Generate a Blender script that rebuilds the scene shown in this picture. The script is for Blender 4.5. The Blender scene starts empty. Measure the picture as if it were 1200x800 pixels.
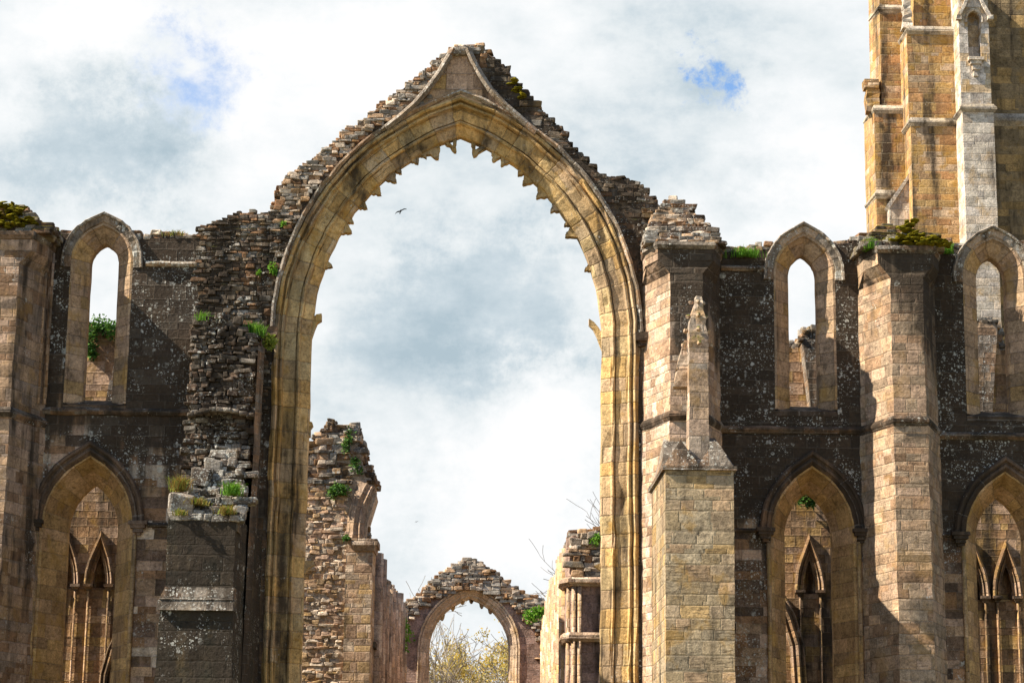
import bpy, bmesh, math, random
import numpy as np
from mathutils import Vector, Matrix, noise as mnoise
from mathutils.geometry import delaunay_2d_cdt

random.seed(7)
RNG = random.Random(11)
D2R = math.radians
scene = bpy.context.scene
COL = scene.collection

# ------------------------------------------------------------------ camera
FPX = 2680.0
CAM = Vector((0, 0, 1.7))
pitch, yaw, roll = D2R(12.82), D2R(0.56), D2R(0.70)
f_ = Vector((math.sin(yaw)*math.cos(pitch), math.cos(yaw)*math.cos(pitch), math.sin(pitch)))
r_ = Vector((math.cos(yaw), -math.sin(yaw), 0))
u_ = r_.cross(f_)
R_ = r_*math.cos(roll) + u_*math.sin(roll)
U_ = u_*math.cos(roll) - r_*math.sin(roll)
cam = bpy.data.cameras.new('camera')
cam.sensor_width = 36; cam.lens = 36*FPX/1200; cam.clip_end = 3000; cam.clip_start = 0.5
co = bpy.data.objects.new('camera', cam); COL.objects.link(co)
m = Matrix(((R_.x, U_.x, -f_.x, CAM.x), (R_.y, U_.y, -f_.y, CAM.y), (R_.z, U_.z, -f_.z, CAM.z), (0, 0, 0, 1)))
co.matrix_world = m
scene.camera = co

def W(x, y, Y):
    """survey: point of the photograph measured on the vertical plane at distance Y -> (X, Z) in metres"""
    d = R_*((x-600)/FPX) + U_*((400-y)/FPX) + f_
    t = (Y-CAM.y)/d.y
    p = CAM + d*t
    return (p.x, p.z)
def raydir(x, y):
    return (R_*((x-600)/FPX) + U_*((400-y)/FPX) + f_).normalized()
def WL(pts, Y): return [W(x, y, Y) for x, y in pts]

# ------------------------------------------------------------------ mesh builder
class MB:
    def __init__(s): s.v = []; s.f = []; s.uv = []; s.n = 0
    def add(s, verts, faces, uvs=None):
        o = s.n
        verts = [tuple(p) for p in verts]
        s.v += verts; s.n += len(verts)
        for i, f in enumerate(faces):
            s.f.append(tuple(k+o for k in f))
            if uvs is not None: s.uv.append(uvs[i])
            else: s.uv.append(auto_uv([verts[k] for k in f]))
    def build(s, name, mat, parent=None, smooth=False):
        me = bpy.data.meshes.new(name)
        me.from_pydata(s.v, [], s.f)
        uvl = me.uv_layers.new(name='UVMap')
        flat = [c for face in s.uv for p in face for c in p]
        uvl.data.foreach_set('uv', flat)
        me.materials.append(mat)
        if smooth: me.polygons.foreach_set('use_smooth', [True]*len(me.polygons))
        bm = bmesh.new(); bm.from_mesh(me); bmesh.ops.recalc_face_normals(bm, faces=bm.faces); bm.to_mesh(me); bm.free()
        me.update()
        o = bpy.data.objects.new(name, me); COL.objects.link(o)
        if parent is not None: o.parent = parent
        return o

def auto_uv(P):
    a, b, c = P[0], P[1], P[2]
    nx = ny = nz = 0.0
    for i in range(len(P)):
        p, q = P[i], P[(i+1) % len(P)]
        nx += (p[1]-q[1])*(p[2]+q[2]); ny += (p[2]-q[2])*(p[0]+q[0]); nz += (p[0]-q[0])*(p[1]+q[1])
    L = math.sqrt(nx*nx+ny*ny+nz*nz) or 1
    nx, ny, nz = nx/L, ny/L, nz/L
    if abs(nz) > 0.85: return [(p[0], p[1]) for p in P]
    h = math.hypot(nx, ny)
    tx, ty = -ny/h, nx/h
    if tx < -1e-6 or (abs(tx) < 1e-6 and ty < 0): tx, ty = -tx, -ty
    return [(p[0]*tx+p[1]*ty, p[2]) for p in P]

def pip(x, y, poly):
    c = False; n = len(poly); j = n-1
    for i in range(n):
        xi, yi = poly[i]; xj, yj = poly[j]
        if (yi > y) != (yj > y) and x < (xj-xi)*(y-yi)/(yj-yi)+xi: c = not c
        j = i
    return c

def extrude(mb, outer, holes, d0, d1, axis='y', hole_sides=False):
    """flat polygon with holes in the X-Z (axis y) or Y-Z (axis x) plane, given real thickness"""
    loops = [outer]+list(holes)
    vs = []; es = []
    for L in loops:
        o = len(vs); vs += [Vector(p) for p in L]
        es += [(o+i, o+(i+1) % len(L)) for i in range(len(L))]
    ov, oe, of, *_ = delaunay_2d_cdt(vs, es, [], 0, 1e-5)
    tris = []
    for t in of:
        cx = sum(ov[k].x for k in t)/3; cy = sum(ov[k].y for k in t)/3
        if pip(cx, cy, outer) and not any(pip(cx, cy, h) for h in holes): tris.append(tuple(t))
    M = (lambda a, b, d: (a, d, b)) if axis == 'y' else (lambda a, b, d: (d, a, b))
    for d in (d0, d1): mb.add([M(p.x, p.y, d) for p in ov], tris)
    for k, L in enumerate(loops):
        if k and not hole_sides: continue
        n = len(L)
        mb.add([M(p[0], p[1], d0) for p in L]+[M(p[0], p[1], d1) for p in L],
               [(i, (i+1) % n, n+(i+1) % n, n+i) for i in range(n)])

def prism(mb, plan0, z0, z1, plan1=None, dz=0.33, jit=0.02, cap=True):
    """vertical shaft on a plan polygon, its corners a little uneven course by course; plan1 = plan at the top"""
    plan1 = plan1 or plan0
    n = len(plan0); k = max(1, int(round((z1-z0)/dz)))
    V = []
    for i in range(k+1):
        t = i/k
        for a, b in zip(plan0, plan1):
            V.append((a[0]+(b[0]-a[0])*t+RNG.uniform(-jit, jit), a[1]+(b[1]-a[1])*t+RNG.uniform(-jit, jit), z0+(z1-z0)*t+RNG.uniform(-jit, jit)*.6))
    F = [(i*n+j, i*n+(j+1) % n, (i+1)*n+(j+1) % n, (i+1)*n+j) for i in range(k) for j in range(n)]
    if cap: F += [tuple(range(n-1, -1, -1)), tuple(range(k*n, k*n+n))]
    mb.add(V, F)

def rect(x0, x1, y0, y1): return [(x0, y0), (x1, y0), (x1, y1), (x0, y1)]

def arch_pts(cx, zs, w, h, n=14):
    """two-centred pointed arch from the left springing over the apex to the right springing"""
    R = (w*w+h*h)/(2*w); a1 = math.atan2(h, R-w) if R > w else math.pi/2
    L = []
    for i in range(n+1):
        a = a1*i/n
        L.append((cx-w+R-R*math.cos(a), zs+R*math.sin(a)))
    L[-1] = (cx, zs+h)
    return L+[(2*cx-x, z) for x, z in reversed(L[:-1])]

def path_normals(P):
    """left-hand normals with mitres (outward for a path that climbs on the left and descends on the right)"""
    N = []
    for i in range(len(P)):
        a = P[max(0, i-1)]; b = P[i]; c = P[min(len(P)-1, i+1)]
        d1 = (Vector(b)-Vector(a)); d2 = (Vector(c)-Vector(b))
        if d1.length < 1e-9: d1 = d2
        if d2.length < 1e-9: d2 = d1
        d1.normalize(); d2.normalize()
        n1 = Vector((-d1.y, d1.x)); n2 = Vector((-d2.y, d2.x))
        n = (n1+n2); n.normalize()
        N.append(n/max(0.35, n.dot(n1)))
    return N
def offset(P, d):
    return [(p[0]+n.x*d, p[1]+n.y*d) for p, n in zip(P, path_normals(P))]
def jamb_path(cx, zb, zs, w, h, n=14, dz=0.4):
    A = arch_pts(cx, zs, w, h, n)
    k = max(1, int((zs-zb)/dz))
    L = [(cx-w, zb+(zs-zb)*i/k) for i in range(k)]
    return L+A+[(2*cx-x, z) for x, z in reversed(L)]

def sweep(mb, P, prof, Y, jit=0.008, closed=False, chip=0.0):
    """moulding: prof = [(n outward, y into the wall)] carried along the path P in X-Z"""
    N = path_normals(P); m_ = len(prof); V = []; s = [0]
    for i in range(1, len(P)): s.append(s[-1]+math.dist(P[i], P[i-1]))
    u = [0]
    for i in range(1, m_): u.append(u[-1]+math.dist(prof[i], prof[i-1]))
    for p, n in zip(P, N):
        j = RNG.uniform(-jit, jit); jy = RNG.uniform(-jit, jit)
        for a, b in prof:
            c_ = RNG.uniform(.02, .075) if chip and RNG.random() < chip else 0
            V.append((p[0]+n.x*(a+j+c_*.4), Y+b+jy+c_, p[1]+n.y*(a+j+c_*.4)))
    F = []; UV = []
    for i in range(len(P)-1):
        for k in range(m_-1 if not closed else m_):
            k2 = (k+1) % m_
            F.append((i*m_+k, i*m_+k2, (i+1)*m_+k2, (i+1)*m_+k))
            ua, ub = u[k], (u[k+1] if k+1 < m_ else u[k]+.2)
            UV.append([(ua, s[i]), (ub, s[i]), (ub, s[i+1]), (ua, s[i+1])])
    if closed:
        F += [tuple(range(m_)), tuple((len(P)-1)*m_+k for k in range(m_))]
        UV += [[(x, 0) for x in u], [(x, 0) for x in u]]
    mb.add(V, F, UV)

# rough stones: a dozen worn blocks, reused with different size and tilt
def rock_templates(n, cuts, power, amp):
    out = []
    for k in range(n):
        bm = bmesh.new(); bmesh.ops.create_cube(bm, size=2)
        bmesh.ops.subdivide_edges(bm, edges=bm.edges[:], cuts=cuts, use_grid_fill=True)
        if power > 4:
            for v in bm.verts:      # keep the inner edge loops close to the arrises: split stone, not pebbles
                v.co = Vector([math.copysign(1, c)*(1 if abs(c) > .9 else .72) for c in v.co])
        V = []
        for v in bm.verts:
            p = v.co
            r = (abs(p.x)**power+abs(p.y)**power+abs(p.z)**power)**(1/power)
            q = p/r
            if power > 4:
                c8 = WARP[k]; q2 = Vector((0, 0, 0)); a_ = [(1-q[i])/2 for i in range(3)]
                for n_ in range(8):
                    wt = 1.0
                    for i in range(3): wt *= (1-a_[i]) if n_ >> i & 1 else a_[i]
                    q2 += c8[n_]*max(0, wt)
                q = q+q2
            q = q*(1+amp*mnoise.noise(q*1.3+Vector((k*7.1, 3.3, 1.7)))+amp*.5*mnoise.noise(q*3.1+Vector((k*3.1, 9.3, 4.7))))
            V.append(q)
        bm.verts.ensure_lookup_table()
        out.append((np.array([tuple(q) for q in V]), [tuple(v.index for v in f.verts) for f in bm.faces]))
        bm.free()
    return out
WARP = [[Vector((RNG.uniform(-.22, .22), RNG.uniform(-.2, .2), RNG.uniform(-.26, .2))) for _ in range(8)] for _ in range(18)]
ROCK = rock_templates(18, 2, 9.0, 0.10)
LUMP = rock_templates(8, 3, 2.6, 0.35)

def stone(mb, c, size, tilt=0.08, rnd=RNG, T=None, rz=None):
    V, F = rnd.choice(T or ROCK)
    a, b, g = rnd.uniform(-tilt, tilt), rnd.uniform(-tilt, tilt), rz if rz is not None else rnd.uniform(-tilt, tilt)*1.5
    M = np.array((Matrix.Rotation(g, 3, 'Z') @ Matrix.Rotation(a, 3, 'X') @ Matrix.Rotation(b, 3, 'Y')))
    S = np.array(size)/2*np.array([rnd.choice((-1, 1)), rnd.choice((-1, 1)), 1])
    P = (V*S) @ M.T + np.array(c)
    o = mb.n; mb.v += [tuple(p) for p in P.tolist()]; mb.n += len(P)
    for f in F:
        mb.f.append(tuple(k+o for k in f)); mb.uv.append([(P[k][0], P[k][2]) for k in f])

def rubble_face(mb, poly, Y, ch=(.12, .2), ln=(.18, .48), depth=.34, prot=.06, sink=.08, tilt=.06, skip=None):
    xs = [p[0] for p in poly]; zs = [p[1] for p in poly]
    z = min(zs)
    while z < max(zs):
        h = RNG.uniform(*ch); x = min(xs)+RNG.uniform(-.3, 0)
        while x < max(xs):
            l = RNG.uniform(*ln)*RNG.choice((1, 1, 1, 1.5, .7))
            hh = h*RNG.choice((1, 1, 1, 1.02, .85, .8))
            if pip(x+l/2, z+h/2, poly) and not (skip and pip(x+l/2, z+h/2, skip)):
                stone(mb, (x+l/2, Y+sink+RNG.uniform(-prot, prot), z+hh/2+RNG.uniform(-.01, .01)), (l*1.04, depth, hh*1.06), tilt)
            x += l
        z += h*.97

def rubble_top(mb, path, y0, y1, ch=(.12, .22), ln=(.25, .5), layers=1.4, dep=(.3, .6), up=0.0):
    """loose courses of stone lying along a broken wall head"""
    for a, b in zip(path[:-1], path[1:]):
        L = math.dist(a, b); t = 0
        while t < L:
            l = RNG.uniform(*ln); s = (t+l*.4)/L
            if s > 1.02: break
            x = a[0]+(b[0]-a[0])*s; z = a[1]+(b[1]-a[1])*s
            y = y0
            while y < y1:
                d = RNG.uniform(*dep); k = 0
                n = int(layers)+(RNG.random() < layers-int(layers))
                zz = z+up-.04
                for q in range(n):
                    h = RNG.uniform(*ch)
                    stone(mb, (x+RNG.uniform(-.06, .06), y+d/2+RNG.uniform(-.05, .05), zz+h/2), (l*1.1, d*1.1, h*1.1), .1)
                    zz += h*.92
                y += d
            t += l*RNG.uniform(.75, .95)

def tube(mb, P, R, n=6):
    """tapered limb through the points P with radii R"""
    V = []; prev = None
    for i, p in enumerate(P):
        d = (Vector(P[min(i+1, len(P)-1)])-Vector(P[max(i-1, 0)])).normalized()
        a = d.orthogonal().normalized() if prev is None else (prev-d*prev.dot(d)).normalized()
        prev = a; b = d.cross(a)
        for k in range(n):
            t = 2*math.pi*k/n
            V.append(tuple(Vector(p)+(a*math.cos(t)+b*math.sin(t))*R[i]))
    F = [(i*n+k, i*n+(k+1) % n, (i+1)*n+(k+1) % n, (i+1)*n+k) for i in range(len(P)-1) for k in range(n)]
    F += [tuple(range(n)), tuple(range((len(P)-1)*n, len(P)*n))]
    mb.add(V, F)

# ------------------------------------------------------------------ object helpers
def thing(name, label, cat, loc=(0, 0, 0), group=None):
    o = bpy.data.objects.new(name, None); COL.objects.link(o)
    o.empty_display_size = .2
    o['label'] = label; o['category'] = cat; o['kind'] = 'thing'
    if group: o['group'] = group
    return o
def tag(o, label, cat, group=None):
    o['label'] = label; o['category'] = cat; o['kind'] = 'thing'
    if group: o['group'] = group
    return o

# ------------------------------------------------------------------ materials
class NT:
    def __init__(s, name):
        s.m = bpy.data.materials.new(name); s.m.use_nodes = True
        s.t = s.m.node_tree; s.t.nodes.clear()
    def n(s, typ, **kw):
        nd = s.t.nodes.new(typ)
        ins = kw.pop('ins', {})
        for k, v in kw.items(): setattr(nd, k, v)
        for k, v in ins.items(): s.set(nd.inputs[k], v)
        return nd
    def set(s, sock, v):
        if hasattr(v, 'is_output') or isinstance(v, bpy.types.NodeSocket): s.t.links.new(v, sock)
        elif isinstance(v, (tuple, list)) and len(v) == 3 and sock.type == 'RGBA': sock.default_value = (*v, 1)
        else: sock.default_value = v
    def math(s, op, a, b=0.0, c=None, clamp=False):
        nd = s.n('ShaderNodeMath', operation=op, use_clamp=clamp)
        s.set(nd.inputs[0], a); s.set(nd.inputs[1], b)
        if c is not None: s.set(nd.inputs[2], c)
        return nd.outputs[0]
    def mix(s, f, a, b, mode='MIX'):
        nd = s.n('ShaderNodeMix', data_type='RGBA', blend_type=mode)
        s.set(nd.inputs[0], f); s.set(nd.inputs[6], a); s.set(nd.inputs[7], b)
        return nd.outputs[2]
    def noise(s, vec, scale, detail=3, rough=.55, dim='3D', out=0):
        nd = s.n('ShaderNodeTexNoise', noise_dimensions=dim)
        if vec is not None: s.set(nd.inputs['W' if dim == '1D' else 'Vector'], vec)
        nd.inputs['Scale'].default_value = scale; nd.inputs['Detail'].default_value = detail; nd.inputs['Roughness'].default_value = rough
        return nd.outputs[out]
    def step(s, x, lo, hi):
        nd = s.n('ShaderNodeMapRange', interpolation_type='SMOOTHSTEP')
        s.set(nd.inputs[0], x); s.set(nd.inputs[1], lo); s.set(nd.inputs[2], hi)
        return nd.outputs[0]
    def ramp(s, f, stops, const=False):
        nd = s.n('ShaderNodeValToRGB'); cr = nd.color_ramp
        cr.interpolation = 'CONSTANT' if const else 'LINEAR'
        while len(cr.elements) < len(stops): cr.elements.new(.5)
        for e, (p, c) in zip(cr.elements, stops): e.position = p; e.color = (*c, 1)
        s.set(nd.inputs[0], f); return nd.outputs[0]
    def scale(s, vec, v):
        nd = s.n('ShaderNodeVectorMath', operation='MULTIPLY'); s.set(nd.inputs[0], vec); nd.inputs[1].default_value = v
        return nd.outputs[0]
    def finish(s, col, rough=.95, height=None, strength=1.0, spec=.15, sub=None):
        b = s.n('ShaderNodeBsdfPrincipled'); s.set(b.inputs['Base Color'], col)
        s.set(b.inputs['Roughness'], rough); b.inputs['Specular IOR Level'].default_value = spec
        if height is not None:
            bp = s.n('ShaderNodeBump'); bp.inputs['Strength'].default_value = strength; bp.inputs['Distance'].default_value = 1.0
            s.set(bp.inputs['Height'], height); s.t.links.new(bp.outputs[0], b.inputs['Normal'])
        o = s.n('ShaderNodeOutputMaterial'); s.t.links.new(b.outputs[0], o.inputs[0])
        return s.m

LICHEN = (.56, .53, .46)
def weather(T, col, h, P, black, black_z, lichen, moss, mossc, ochre, nz, seed, blackc=(.022, .016, .0105), clean=0):
    """stains, lichen and moss that grow on every stone here"""
    Ps = T.n('ShaderNodeVectorMath', operation='ADD'); T.set(Ps.inputs[0], P); Ps.inputs[1].default_value = (seed*3.7, seed*1.9, seed*.7); P2 = Ps.outputs[0]
    big = T.noise(P2, .55, 4, .6); mid = T.noise(P2, 2.3, 5, .62); fine = T.noise(P2, 11, 5, .7); grain = T.noise(P2, 55, 3, .7)
    v = T.math('ADD', T.math('MULTIPLY', mid, 1.9), T.math('MULTIPLY', fine, 2.1))
    v = T.math('ADD', v, T.math('MULTIPLY', grain, 1.2))
    v = T.math('MAXIMUM', T.math('ADD', v, -1.56), .10)
    pit = T.step(T.noise(P2, 24, 4, .75), .36, .46)
    v = T.math('MULTIPLY', v, T.math('MULTIPLY_ADD', pit, .45, .55))
    col = T.mix(1.0, col, v, 'MULTIPLY')
    if ochre > 0:
        om = T.math('MULTIPLY', T.step(T.noise(P2, 1.1, 4, .65), .53, .66), ochre)
        col = T.mix(om, col, (.39, .215, .045))
    if black > 0:
        st = T.noise(T.scale(P2, (1.3, 1.3, .16)), 1.0, 5, .62)
        bm_ = T.math('ADD', T.math('MULTIPLY', st, .65), T.math('MULTIPLY', mid, .25))
        bm_ = T.math('ADD', bm_, T.math('MULTIPLY', fine, .12))
        bm_ = T.math('ADD', bm_, (black-.5)*.42)
        if black_z:
            sx = T.n('ShaderNodeSeparateXYZ'); T.set(sx.inputs[0], P)
            zz = T.math('ADD', sx.outputs[2], T.math('MULTIPLY', T.math('SUBTRACT', big, .5), 5.0))
            if len(black_z) == 2: zm = T.step(zz, *black_z)
            bm_ = T.math('ADD', bm_, T.math('MULTIPLY', T.math('SUBTRACT', zm, .6), .32))
        if clean:     # left-turned faces carry less of the black crust
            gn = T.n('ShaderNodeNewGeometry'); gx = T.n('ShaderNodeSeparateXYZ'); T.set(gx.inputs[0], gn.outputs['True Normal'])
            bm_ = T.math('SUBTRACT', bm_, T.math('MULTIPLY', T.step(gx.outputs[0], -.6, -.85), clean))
        bm_ = T.math('MULTIPLY', T.step(bm_, .46, .60), .94)
        col = T.mix(bm_, col, T.mix(fine, blackc, tuple(c*2.6 for c in blackc)))
    if lichen > 0:
        gate = T.step(T.noise(P2, 1.0, 5, .68), .66-.28*lichen, .76-.24*lichen)
        for sc, rr in ((2.3, .30), (5.2, .34), (10.5, .42), (21, .46)):
            wv = T.n('ShaderNodeVectorMath', operation='ADD'); T.set(wv.inputs[0], P2)
            nv = T.scale(T.noise(P2, 14, 2, .6, out=1), (.09, .09, .09)); T.set(wv.inputs[1], nv)
            vo = T.n('ShaderNodeTexVoronoi'); T.set(vo.inputs['Vector'], wv.outputs[0]); vo.inputs['Scale'].default_value = sc
            sc_ = T.n('ShaderNodeSeparateColor'); T.set(sc_.inputs[0], vo.outputs['Color'])
            rad = T.math('MULTIPLY', T.math('POWER', sc_.outputs[0], 1.4), rr*(.6+.6*lichen))
            k = T.step(T.math('SUBTRACT', rad, vo.outputs['Distance']), 0.0, .05)
            k = T.math('MULTIPLY', k, T.math('MULTIPLY', gate, T.step(fine, .34, .52)))
            col = T.mix(T.math('MULTIPLY', k, .8), col, T.mix(sc_.outputs[1], LICHEN, (.44, .42, .34)))
    if moss > 0:
        ge = T.n('ShaderNodeNewGeometry'); sx = T.n('ShaderNodeSeparateXYZ'); T.set(sx.inputs[0], ge.outputs['Normal'])
        mk = T.math('ADD', T.math('MULTIPLY', sx.outputs[2], .45), T.math('ADD', T.math('MULTIPLY', mid, .6), T.math('MULTIPLY', big, .5)))
        mk = T.step(mk, 1.02-.5*moss, 1.16-.5*moss)
        col = T.mix(mk, col, T.mix(fine, mossc, tuple(c*.4 for c in mossc)))
        h = T.math('ADD', h, T.math('MULTIPLY', T.math('MULTIPLY', mk, grain), .03))
    h = T.math('ADD', h, T.math('MULTIPLY', T.math('SUBTRACT', fine, .5), .045*nz))
    h = T.math('ADD', h, T.math('MULTIPLY', T.math('SUBTRACT', grain, .5), .012*nz))
    h = T.math('ADD', h, T.math('MULTIPLY', T.math('SUBTRACT', mid, .5), .09*nz))
    return col, h

def ashlar(name, cols, bw=.62, bh=.31, mortar=(.30, .25, .19), mw=.012, black=.0, black_z=None, lichen=.0, moss=.0,
           mossc=(.12, .13, .02), ochre=.3, nz=1.0, seed=1.0, contrast=.55, strength=.8, bedding=.0, blackc=(.022, .016, .0105), mblend=.5, clean=0):
    T = NT(name)
    uv = T.n('ShaderNodeUVMap', uv_map='UVMap').outputs[0]
    P = T.n('ShaderNodeNewGeometry').outputs['Position']
    nz_ = T.noise(P, 3.0, 2, .5, out=1)
    wob = T.n('ShaderNodeVectorMath', operation='MULTIPLY_ADD'); T.set(wob.inputs[0], nz_); wob.inputs[1].default_value = (.05, .05, 0); T.set(wob.inputs[2], uv)
    sx = T.n('ShaderNodeSeparateXYZ'); T.set(sx.inputs[0], wob.outputs[0]); u, v = sx.outputs[0], sx.outputs[1]
    v1 = T.math('ADD', T.math('DIVIDE', v, bh), T.math('MULTIPLY', T.noise(v, .85/bh*.31, 1, .5, '1D'), 1.8))
    v1 = T.math('ADD', v1, seed*7.0)
    row = T.math('FLOOR', v1); fv = T.math('FRACT', v1)
    wr = T.n('ShaderNodeTexWhiteNoise', noise_dimensions='1D'); T.set(wr.inputs['W'], row)
    u1 = T.math('ADD', T.math('DIVIDE', u, T.math('MULTIPLY_ADD', wr.outputs[0], bw*.7, bw*.65)), T.math('MULTIPLY', wr.outputs[0], 57.3))
    cmb = T.n('ShaderNodeCombineXYZ'); T.set(cmb.inputs[0], u1); T.set(cmb.inputs[1], row)
    u2 = T.math('ADD', u1, T.math('MULTIPLY', T.noise(cmb.outputs[0], .9, 0, .5, '2D'), .9))
    colm = T.math('FLOOR', u2); fu = T.math('FRACT', u2)
    cb = T.n('ShaderNodeCombineXYZ'); T.set(cb.inputs[0], colm); T.set(cb.inputs[1], row); cb.inputs[2].default_value = seed
    wb = T.n('ShaderNodeTexWhiteNoise', noise_dimensions='3D'); T.set(wb.inputs['Vector'], cb.outputs[0])
    sc = T.n('ShaderNodeSeparateColor'); T.set(sc.inputs[0], wb.outputs['Color'])
    du = T.math('MULTIPLY', T.math('MINIMUM', fu, T.math('SUBTRACT', 1.0, fu)), bw)
    dv = T.math('MULTIPLY', T.math('MINIMUM', fv, T.math('SUBTRACT', 1.0, fv)), bh)
    d = T.math('ADD', T.math('MINIMUM', du, dv), T.math('MULTIPLY', T.math('SUBTRACT', T.noise(P, 18, 3, .6), .5), .022))
    mort = T.math('SUBTRACT', 1.0, T.step(d, mw*.35, mw*1.5))
    k = len(cols)
    base = T.ramp(sc.outputs[0], [(i/k, c) for i, c in enumerate(cols)], True)
    avg = tuple(sum(c[i] for c in cols)/k for i in range(3))
    base = T.mix(contrast, avg, base)
    base = T.mix(1.0, base, T.math('MULTIPLY_ADD', sc.outputs[1], .5, .75), 'MULTIPLY')
    h = T.math('MULTIPLY', T.step(d, 0.0, mw*3.0), .022)
    h = T.math('ADD', h, T.math('MULTIPLY', sc.outputs[2], .012))
    if bedding:
        bd = T.noise(T.scale(P, (1.2, 1.2, 9.0)), 2.2, 5, .65)
        bg = T.step(sc.outputs[2], .45, .6)
        base = T.mix(T.math('MULTIPLY', T.math('MULTIPLY', T.step(bd, .5, .68), bg), bedding), base, tuple(c*.35 for c in avg))
        h = T.math('ADD', h, T.math('MULTIPLY', T.math('MULTIPLY', bd, bg), -.06*bedding))
    col, h = weather(T, base, h, P, black, black_z, lichen, moss, mossc, ochre, nz, seed, blackc, clean)
    gap = T.step(T.noise(P, 2.0, 3, .6), .42, .62)
    mcol = T.mix(gap, mortar, tuple(c*.12 for c in mortar))
    mcol = T.mix(mblend, mcol, col)
    col = T.mix(T.math('MULTIPLY', mort, .85), col, mcol)
    return T.finish(col, .94, h, strength)

def rubble(name, cols, black=.3, lichen=.5, moss=.0, mossc=(.13, .14, .02), ochre=.25, nz=1.0, seed=1.0, strength=.8):
    T = NT(name)
    ge = T.n('ShaderNodeNewGeometry'); P = ge.outputs['Position']; rnd = ge.outputs['Random Per Island']
    k = len(cols)
    base = T.ramp(rnd, [(i/k, c) for i, c in enumerate(cols)], True)
    w = T.n('ShaderNodeTexWhiteNoise', noise_dimensions='1D'); T.set(w.inputs['W'], T.math('MULTIPLY', rnd, 917.0))
    base = T.mix(1.0, base, T.math('MULTIPLY_ADD', w.outputs[0], .7, .65), 'MULTIPLY')
    # horizontal bedding planes in the split stone
    bd = T.noise(T.scale(P, (1.5, 1.5, 11.0)), 2.0, 4, .65)
    base = T.mix(1.0, base, T.math('MULTIPLY_ADD', bd, .7, .65), 'MULTIPLY')
    h = T.math('MULTIPLY', bd, .05)
    col, h = weather(T, base, h, P, black, None, lichen, moss, mossc, ochre, nz, seed)
    return T.finish(col, .95, h, strength)

TAN = (.40, .255, .145); PINK = (.40, .265, .175); BROWN = (.23, .125, .062); GREY = (.25, .215, .17); OCH = (.43, .265, .095)
PALE = (.54, .42, .30); DARKB = (.095, .063, .042); OLIVE = (.21, .17, .09)

M_wallL = ashlar('weathered_bay_ashlar', [BROWN, PINK, DARKB, TAN, BROWN, (.16, .10, .065), PALE], black=.55, black_z=(10.5, 15), lichen=.72, ochre=.15, seed=1.3, bedding=.4, mblend=.8, contrast=.9)
M_wallR = ashlar('blackened_bay_ashlar', [BROWN, PINK, DARKB, BROWN, TAN, (.15, .095, .06)], black=.66, black_z=(9.5, 13.5), lichen=.72, ochre=.12, seed=2.9, bedding=.4, mblend=.8, contrast=.95)
M_archwall = ashlar('dark_gable_ashlar', [DARKB, BROWN, GREY, (.12, .09, .06), BROWN], bw=.66, bh=.30, black=.66, lichen=.6, moss=.25, ochre=.1, seed=4.1, bedding=.3, mblend=.8)
M_arch = ashlar('ochre_arch_voussoirs', [(.46, .31, .16), (.50, .31, .10), (.40, .30, .19), (.46, .31, .13), (.42, .29, .18), (.43, .32, .16), (.50, .29, .09)], bw=.9, bh=.55, mortar=(.16, .11, .07), mw=.013, black=.40, lichen=.35, ochre=.65, seed=5.3, contrast=.6, nz=.8)
M_hood = ashlar('pale_hood_mould_stone', [GREY, BROWN, TAN, GREY], bw=1.5, bh=.7, black=.42, lichen=.9, ochre=.2, seed=6.1, nz=1.3)
M_win = ashlar('window_reveal_stone', [TAN, PINK, (.30, .20, .13), OCH, (.27, .19, .12)], bw=1.2, bh=.36, mortar=(.14, .10, .07), mw=.009, black=.22, lichen=.12, ochre=.45, seed=7.7, contrast=.55, nz=.8)
M_wring = ashlar('lichened_window_arch_stone', [GREY, TAN, BROWN, (.30, .26, .19)], bw=1.2, bh=.42, mortar=(.12, .10, .08), mw=.010, black=.44, lichen=.95, ochre=.2, seed=8.3)
M_lowwin = ashlar('ochre_lower_window_stone', [OCH, TAN, (.30, .17, .07), (.40, .24, .09), (.34, .2, .1)], bw=1.3, bh=.40, mortar=(.24, .19, .12), mw=.009, black=.26, lichen=.05, ochre=.5, seed=9.1, bedding=.5, contrast=.45)
M_hooddark = ashlar('dark_hood_mould_stone', [DARKB, BROWN, (.14, .1, .07)], bw=1.5, bh=.8, black=.55, lichen=.2, ochre=.1, seed=9.9, nz=.7)
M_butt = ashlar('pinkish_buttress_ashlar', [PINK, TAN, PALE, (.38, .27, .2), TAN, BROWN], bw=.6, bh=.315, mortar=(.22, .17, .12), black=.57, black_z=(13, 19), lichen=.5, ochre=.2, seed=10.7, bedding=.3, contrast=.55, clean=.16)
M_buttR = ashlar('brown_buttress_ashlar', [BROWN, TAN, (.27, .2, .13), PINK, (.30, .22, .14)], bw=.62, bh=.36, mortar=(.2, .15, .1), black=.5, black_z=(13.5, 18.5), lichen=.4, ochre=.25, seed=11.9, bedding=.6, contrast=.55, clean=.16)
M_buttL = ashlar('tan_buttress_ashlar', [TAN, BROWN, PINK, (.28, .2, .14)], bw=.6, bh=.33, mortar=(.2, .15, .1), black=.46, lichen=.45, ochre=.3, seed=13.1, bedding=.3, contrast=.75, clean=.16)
M_pier = ashlar('yellow_brown_pier_ashlar', [(.33, .25, .15), OCH, (.33, .24, .15), TAN, (.30, .22, .12), (.36, .29, .19)], bw=.72, bh=.36, mortar=(.34, .27, .17), mw=.014, black=.40, lichen=.2, ochre=.5, seed=14.3, bedding=.9, contrast=.6)
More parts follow.
